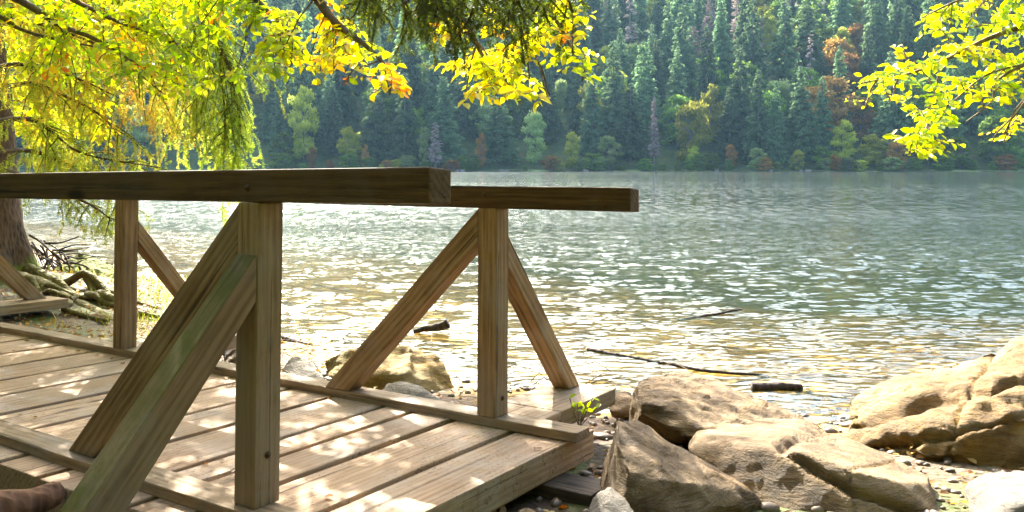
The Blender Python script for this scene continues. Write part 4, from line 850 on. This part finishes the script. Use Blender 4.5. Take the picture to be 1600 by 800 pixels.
for a in [('yellow', 1080, 148, 62, 3, 'tall yellow-green broadleaf tree on the far shore right of the bare pale trunks'),
  ('yellow', 1110, 128, 40, 12, 'orange-tinged tree just behind the tall yellow-green one'), ('yellow', 1085, 226, 24, -1, 'small pale tree on the shore in front of the tall yellow-green one'),
  ('orange', 750, 206, 22, 0, 'small orange tree on the far shore beyond the end of the near handrail'), ('yellow', 893, 204, 34, 0, 'narrow light green tree above the left half of the far handrail'),
  ('pale', 836, 172, 46, 3, 'broad grey-green layered tree between the orange tree and the narrow light green one'), ('pale', 952, 208, 42, 0, 'pale green shoreline tree above the end of the far handrail'),
  ('pale', 875, 122, 34, 20, 'pale tree with yellow top, upslope of the narrow light green tree'), ('yellow', 920, 118, 44, 14, 'yellow-topped tree in the second row above the far handrail'),
  ('pale', 1185, 228, 32, -1, 'rounded bluish-green shrub-like tree on the shore right of centre'), ('yellow', 1246, 232, 26, -1, 'small bright yellow-green bush-like tree on the shore'),
  ('green', 1285, 228, 40, 1, 'low dark green tree beside the small yellow-green bush-like tree'), ('yellow', 1315, 185, 46, 4, 'rounded yellow-green tree left of the right-hand beech leaves'), ('yellow', 1365, 208, 50, 2, 'wide yellowish tree on the shore under the hanging beech twigs'),
  ('orange', 1400, 214, 46, 0, 'rusty orange tree on the shore behind the hanging beech leaves'), ('orange', 1345, 150, 44, 14, 'rust-topped tree in the second row right of centre'), ('green', 1450, 190, 54, 3, 'green rounded tree beside the rusty orange one'), ('green', 1500, 212, 50, 1, 'dark green shoreline tree near the right edge'), ('green', 1552, 176, 64, 3, 'large dark green tree at the far right of the shoreline'), ('green', 1592, 200, 40, 1, 'rightmost green tree of the far shoreline'),
  ('yellow', 475, 130, 58, 5, 'tall yellow-green tree on the shore beyond the hanging spruce curtain'), ('yellow', 545, 196, 44, 1, 'bright green sloping tree left of centre on the far shore'), ('orange', 488, 226, 20, -1, 'small orange tree at the foot of the tall yellow-green one on the left'), ('orange', 570, 224, 14, -1, 'thin orange sapling tree on the left far shore'), ('orange', 603, 248, 20, -2, 'low reddish bush-like tree just above the handrail'), ('green', 440, 205, 46, 1, 'dark green tree on the far shore at the right of the spruce curtain'),
  ('pale', 225, 155, 90, 2, 'wide pale sunlit tree seen through the spruce boughs at left'), ('green', 165, 170, 70, 4, 'green tree seen through the spruce boughs left of the wide pale one'), ('pale', 663, 196, 24, 0, 'grey thin tree beside the pale bare trunk left of centre'), ('orange', 1142, 222, 24, 0, 'reddish brown small tree between the two bushes on the shore'), ('green', 650, 165, 36, 8, 'green tree between the tall spruces left of centre'),
  ('spruce', 632, 112, 48, 4, 'tall grey-green spruce left of the middle beech leaves'), ('spruce', 693, 118, 54, 3, 'broad tall spruce on the far shore between the beech leaf clusters'), ('spruce', 778, 150, 56, 4, 'dark tall spruce behind the small orange tree'), ('spruce', 520, 130, 40, 8, 'narrow blue-green spruce right of the tall yellow-green tree'), ('spruce', 588, 130, 52, 5, 'blue spruce in the left half of the far shoreline'),
  ('spruce', 985, 130, 52, 5, 'dark spruce on the shore left of the bare pale trunks'), ('spruce', 1140, 134, 46, 6, 'dark blue-green layered conifer right of the tall yellow-green tree'), ('spruce', 1185, 106, 42, 4, 'tall straight dark spruce in the centre right, first of a close row'), ('spruce', 1212, 124, 36, 4, 'second tall spruce of the close row in the centre right'), ('spruce', 1252, 100, 52, 5, 'widest dark spruce of the close row in the centre right'), ('spruce', 1285, 116, 36, 7, 'last spruce of the close row before the rounded trees'),
  ('dead', 1022, 150, 16, 2, 'bare pale trunk standing at the waterline right of the far handrail'), ('dead', 680, 190, 22, -1, 'thin bare grey trunk on the left far shore'), ('dead', 1150, -10, 22, 62, 'tallest grey dead spruce near the top, right of centre'), ('dead', 1083, 40, 30, 48, 'grey dead spruce above the tall yellow-green tree'), ('dead', 1112, -25, 24, 66, 'bleached dead spruce at the top edge between two grey ones'), ('dead', 1100, 30, 18, 56, 'slim dead spruce just right of the grey one'), ('dead', 1266, 48, 18, 36, 'small dead spruce above the close row of spruces'), ('dead', 985, -20, 26, 70, 'grey dead spruce at the top edge above the far handrail end'), ('dead', 1232, -20, 20, 72, 'dead spruce at the top edge right of the tallest one'), ('dead', 1190, 20, 9, 56, 'needle-thin dead spruce between the tallest dead one and the row'), ('dead', 905, 70, 9, 30, 'needle-thin bare trunk upslope of the yellow-topped tree'),
  ('orange', 1335, 30, 40, 58, 'orange-brown tree high on the right slope'), ('yellow', 1310, 40, 46, 56, 'yellow-green tree high on the slope beside the orange-brown one'), ('yellow', 1245, 38, 44, 60, 'yellowish tree high on the slope right of centre'), ('orange', 1235, 62, 40, 46, 'rust-coloured tree midway up the slope right of centre'), ('pale', 1065, 6, 44, 74, 'pale yellow tree at the top edge right of centre'), ('yellow', 1205, 15, 40, 68, 'light green tree near the top edge right of centre')]:
    px_tree(*a)
LAND = [(1080, 148, 'the tall yellow-green tree'), (750, 206, 'the small orange tree'), (893, 204, 'the narrow light green tree'), (836, 172, 'the broad grey-green layered tree'), (952, 208, 'the pale shoreline tree'), (1022, 150, 'the bare pale waterline trunk'), (1400, 214, 'the rusty orange tree'),
  (1552, 176, 'the large dark green tree'), (475, 130, 'the left tall yellow-green tree'), (545, 196, 'the bright green sloping tree'), (693, 118, 'the broad tall spruce'), (632, 112, 'the tall grey-green spruce'), (1150, -10, 'the tallest grey dead spruce'), (1083, 40, 'the slope\'s grey dead spruce'), (1252, 100, 'the close spruce row'), (1335, 30, 'the high orange-brown tree'),
  (985, -20, 'the top-edge dead spruce'), (225, 155, 'the wide pale tree'), (1246, 232, 'the small bush-like tree'), (920, 118, 'the yellow-topped tree'), (1345, 150, 'the rust-topped tree'), (1065, 6, 'the top-edge pale yellow tree'), (1266, 48, 'the small dead spruce'), (588, 130, 'the left blue spruce'), (778, 150, 'the dark tall spruce'), (1205, 15, 'the top light green tree'), (1450, 190, 'the rounded green tree')]
bs = random.Random(41)
for bx in range(395, 1640, 17):
    if bs.random() < .3: continue
    lm = min(LAND, key=lambda q: abs(q[0] - bx) + .12 * abs(268 - q[1])); dx = bx - lm[0]
    kd = bs.choice(['green', 'green', 'pale', 'yellow', 'green', 'orange']); tp_ = bs.uniform(238, 259)
    px_tree(kd, bx + bs.uniform(-7, 7), tp_, (268 - tp_) * bs.uniform(.9, 1.7), bs.uniform(-3, -1), {'green': 'low green bush', 'pale': 'low pale green bush', 'yellow': 'low yellow-green bush', 'orange': 'low rusty bush'}[kd] + (', directly below ' if abs(dx) < 9 else ' at the waterline, just %s of ' % ('left' if dx < 0 else 'right') if abs(dx) < 26 else ' at the waterline, %s of ' % ('left' if dx < 0 else 'right') if abs(dx) < 50 else ' at the waterline, well %s of ' % ('left' if dx < 0 else 'right')) + lm[2], group='waterline bushes of the far shore')
N0 = len(placed); groups = {}
band = lambda i: ('nearest the water', 'halfway up the slope', 'high on the slope')[0 if i < 3 else 1 if i < 7 else 2]
fy = 6.0
for i in range(11):
    dist = far_shore(0) + 4 + fy; x = -.66 * dist + fr_.uniform(0, 8); step = 8.2 + .3 * i
    while x < .66 * dist:
        X_ = x + fr_.uniform(-1.6, 1.6); Yt = float(far_shore(X_)) + 4 + fy + fr_.uniform(-3, 3); u = 800 + X_ / Yt * F
        x += step * fr_.uniform(.85, 1.2)
        if min((math.hypot(X_ - a, Yt - b) for a, b in placed), default=99) < 4.6: continue
        rightish = u > 1180
        c = fr_.random(); 
        if i == 0 and c < .35: continue
        pb = .4 if (rightish or i > 8) else .19
        kind = 'spruce' if c > pb else fr_.choice(['green', 'green', 'yellow', 'orange' if rightish and fr_.random() < .5 else 'pale', 'green'])
        if i > 5 and fr_.random() < .09: kind = 'dead'
        side = 'left' if u < 640 else 'middle' if u < 1120 else 'right'
        H = fr_.uniform(20, 34) if kind in ('spruce', 'dead') else fr_.uniform(11, 19)
        kn = {'spruce': 'blue-green spruce', 'dead': 'grey dead spruce', 'green': 'green broadleaf tree', 'yellow': 'yellow-green broadleaf tree', 'orange': 'orange-brown broadleaf tree', 'pale': 'pale green broadleaf tree'}[kind]
        top = 258 - (HH(X_, Yt) + H - EYE) / Yt * F; lm = min(LAND, key=lambda q: abs(q[0] - u) + .6 * abs(q[1] - top)); dx = u - lm[0]
        szw = ('short', 'mid-sized', 'tall')[min(2, int((H - (20 if kind in ('spruce', 'dead') else 11)) / (14 if kind in ('spruce', 'dead') else 8) * 3))]
        rw = ('on the shore', 'just above the shore', 'on the low slope', 'on the lower slope', 'below mid-slope', 'at mid-slope', 'above mid-slope', 'on the high slope', 'on the higher slope', 'near the top', 'at the top edge')[i]
        dw = 'just ' if abs(dx) < 22 else '' if abs(dx) < 55 else 'well '
        lab = f"{szw} {kn} {rw}, {dw}{'left' if dx < 0 else 'right'} of {lm[2]}"; lab = lab if len(lab.split()) <= 16 else lab.replace(' broadleaf', '')
        far_tree(kind, X_, Yt, H, fr_.uniform(.85, 1.2), lab, kn + 's of the far forest')
    fy += 9 + .6 * i
print('far trees', len(placed))
# pale stones on the far shore
sr = random.Random(3)
for k, px in enumerate([714, 722, 784, 792, 915, 1205, 1252, 1262, 1120]):
    Y = float(far_shore((px - 800) / F * 214)) - .3; c = at(px, 268, Y); bm = bmesh.new(); bmesh.ops.create_icosphere(bm, subdivisions=2, radius=1)
    w = sr.uniform(.4, 1.1)
    for v_ in bm.verts: v_.co = Vector((v_.co.x * w, v_.co.y * .7, v_.co.z * .4)) * (1 + .35 * noise.noise(v_.co * 1.7 + Vector((k, k, k))))
    me = bpy.data.meshes.new('shore_stone'); bm.to_mesh(me); bm.free(); me.materials.append(M_ROCKW); o = bpy.data.objects.new('shore_stone', me); COL.objects.link(o); o.location = (c.x, Y, .1)
    tag(o, ['pale stone on the far shore, left of a pair beside the small orange tree', 'pale stone on the far shore, right of a pair beyond the near handrail end', 'pale stone on the far shore just right of the small orange tree', 'pale stone on the far shore below the dark tall spruce', 'single pale stone on the far shore right of the narrow light green tree', 'pale stone on the far shore below the close spruce row', 'pale stone on the far shore beside the small bush-like tree', 'pale stone on the far shore right of the small bush-like tree', 'pale stone on the far shore right of the tall yellow-green tree'][k], 'rock', 'pale stones along the far shore')

# ------------------------------------------------------------------ haze
bm = bmesh.new(); bmesh.ops.create_cube(bm, size=1)
me = bpy.data.meshes.new('haze'); bm.to_mesh(me); bm.free(); hz = bpy.data.objects.new('haze', me); COL.objects.link(hz)
hz.scale = (1000, 620, 190); hz.location = (0, 160, 87)
m = MAT('valley_haze'); m.t.nodes.remove(m.b); pv = m.n('VolumePrincipled'); pv.inputs['Color'].default_value = (.38, .7, 1, 1); pv.inputs['Density'].default_value = .0001; pv.inputs['Anisotropy'].default_value = .25
m.l(pv.outputs[0], m.out.inputs['Volume']); me.materials.append(m.m); tag(hz, 'thin bluish haze over the lake', 'haze', kind='stuff')

# ------------------------------------------------------------------ unseen woodland added on the camera's side to block sky light
wr2 = random.Random(12)
for k, (x, y, kd, H) in enumerate([(-9, -4, 'green', 13), (-4.5, -7, 'yellow', 15), (1, -8, 'green', 14), (6, -6, 'spruce', 22), (10, -2, 'green', 14), (-13, 1, 'spruce', 24), (-6, -12, 'spruce', 25), (3, -14, 'spruce', 25), (11, -10, 'green', 15), (-15, -9, 'spruce', 26), (15, 2.5, 'green', 13), (19, -6, 'spruce', 24), (-12, 7, 'yellow', 13), (-19, 10, 'spruce', 24)]):
    P_ = protos[kd]; root = empty(names[kd], (x, y, GH(x, y) - .2)); s_ = H / BH[kd]; root.scale = (s_, s_, s_); root.rotation_euler.z = wr2.uniform(0, 6)
    tag(root, 'unseen woodland tree added on the near bank to block sky light', 'tree', 'unseen woodland trees added on the near bank')
    for o in P_[k % len(P_)]:
        c = o.copy(); COL.objects.link(c); c.parent = root
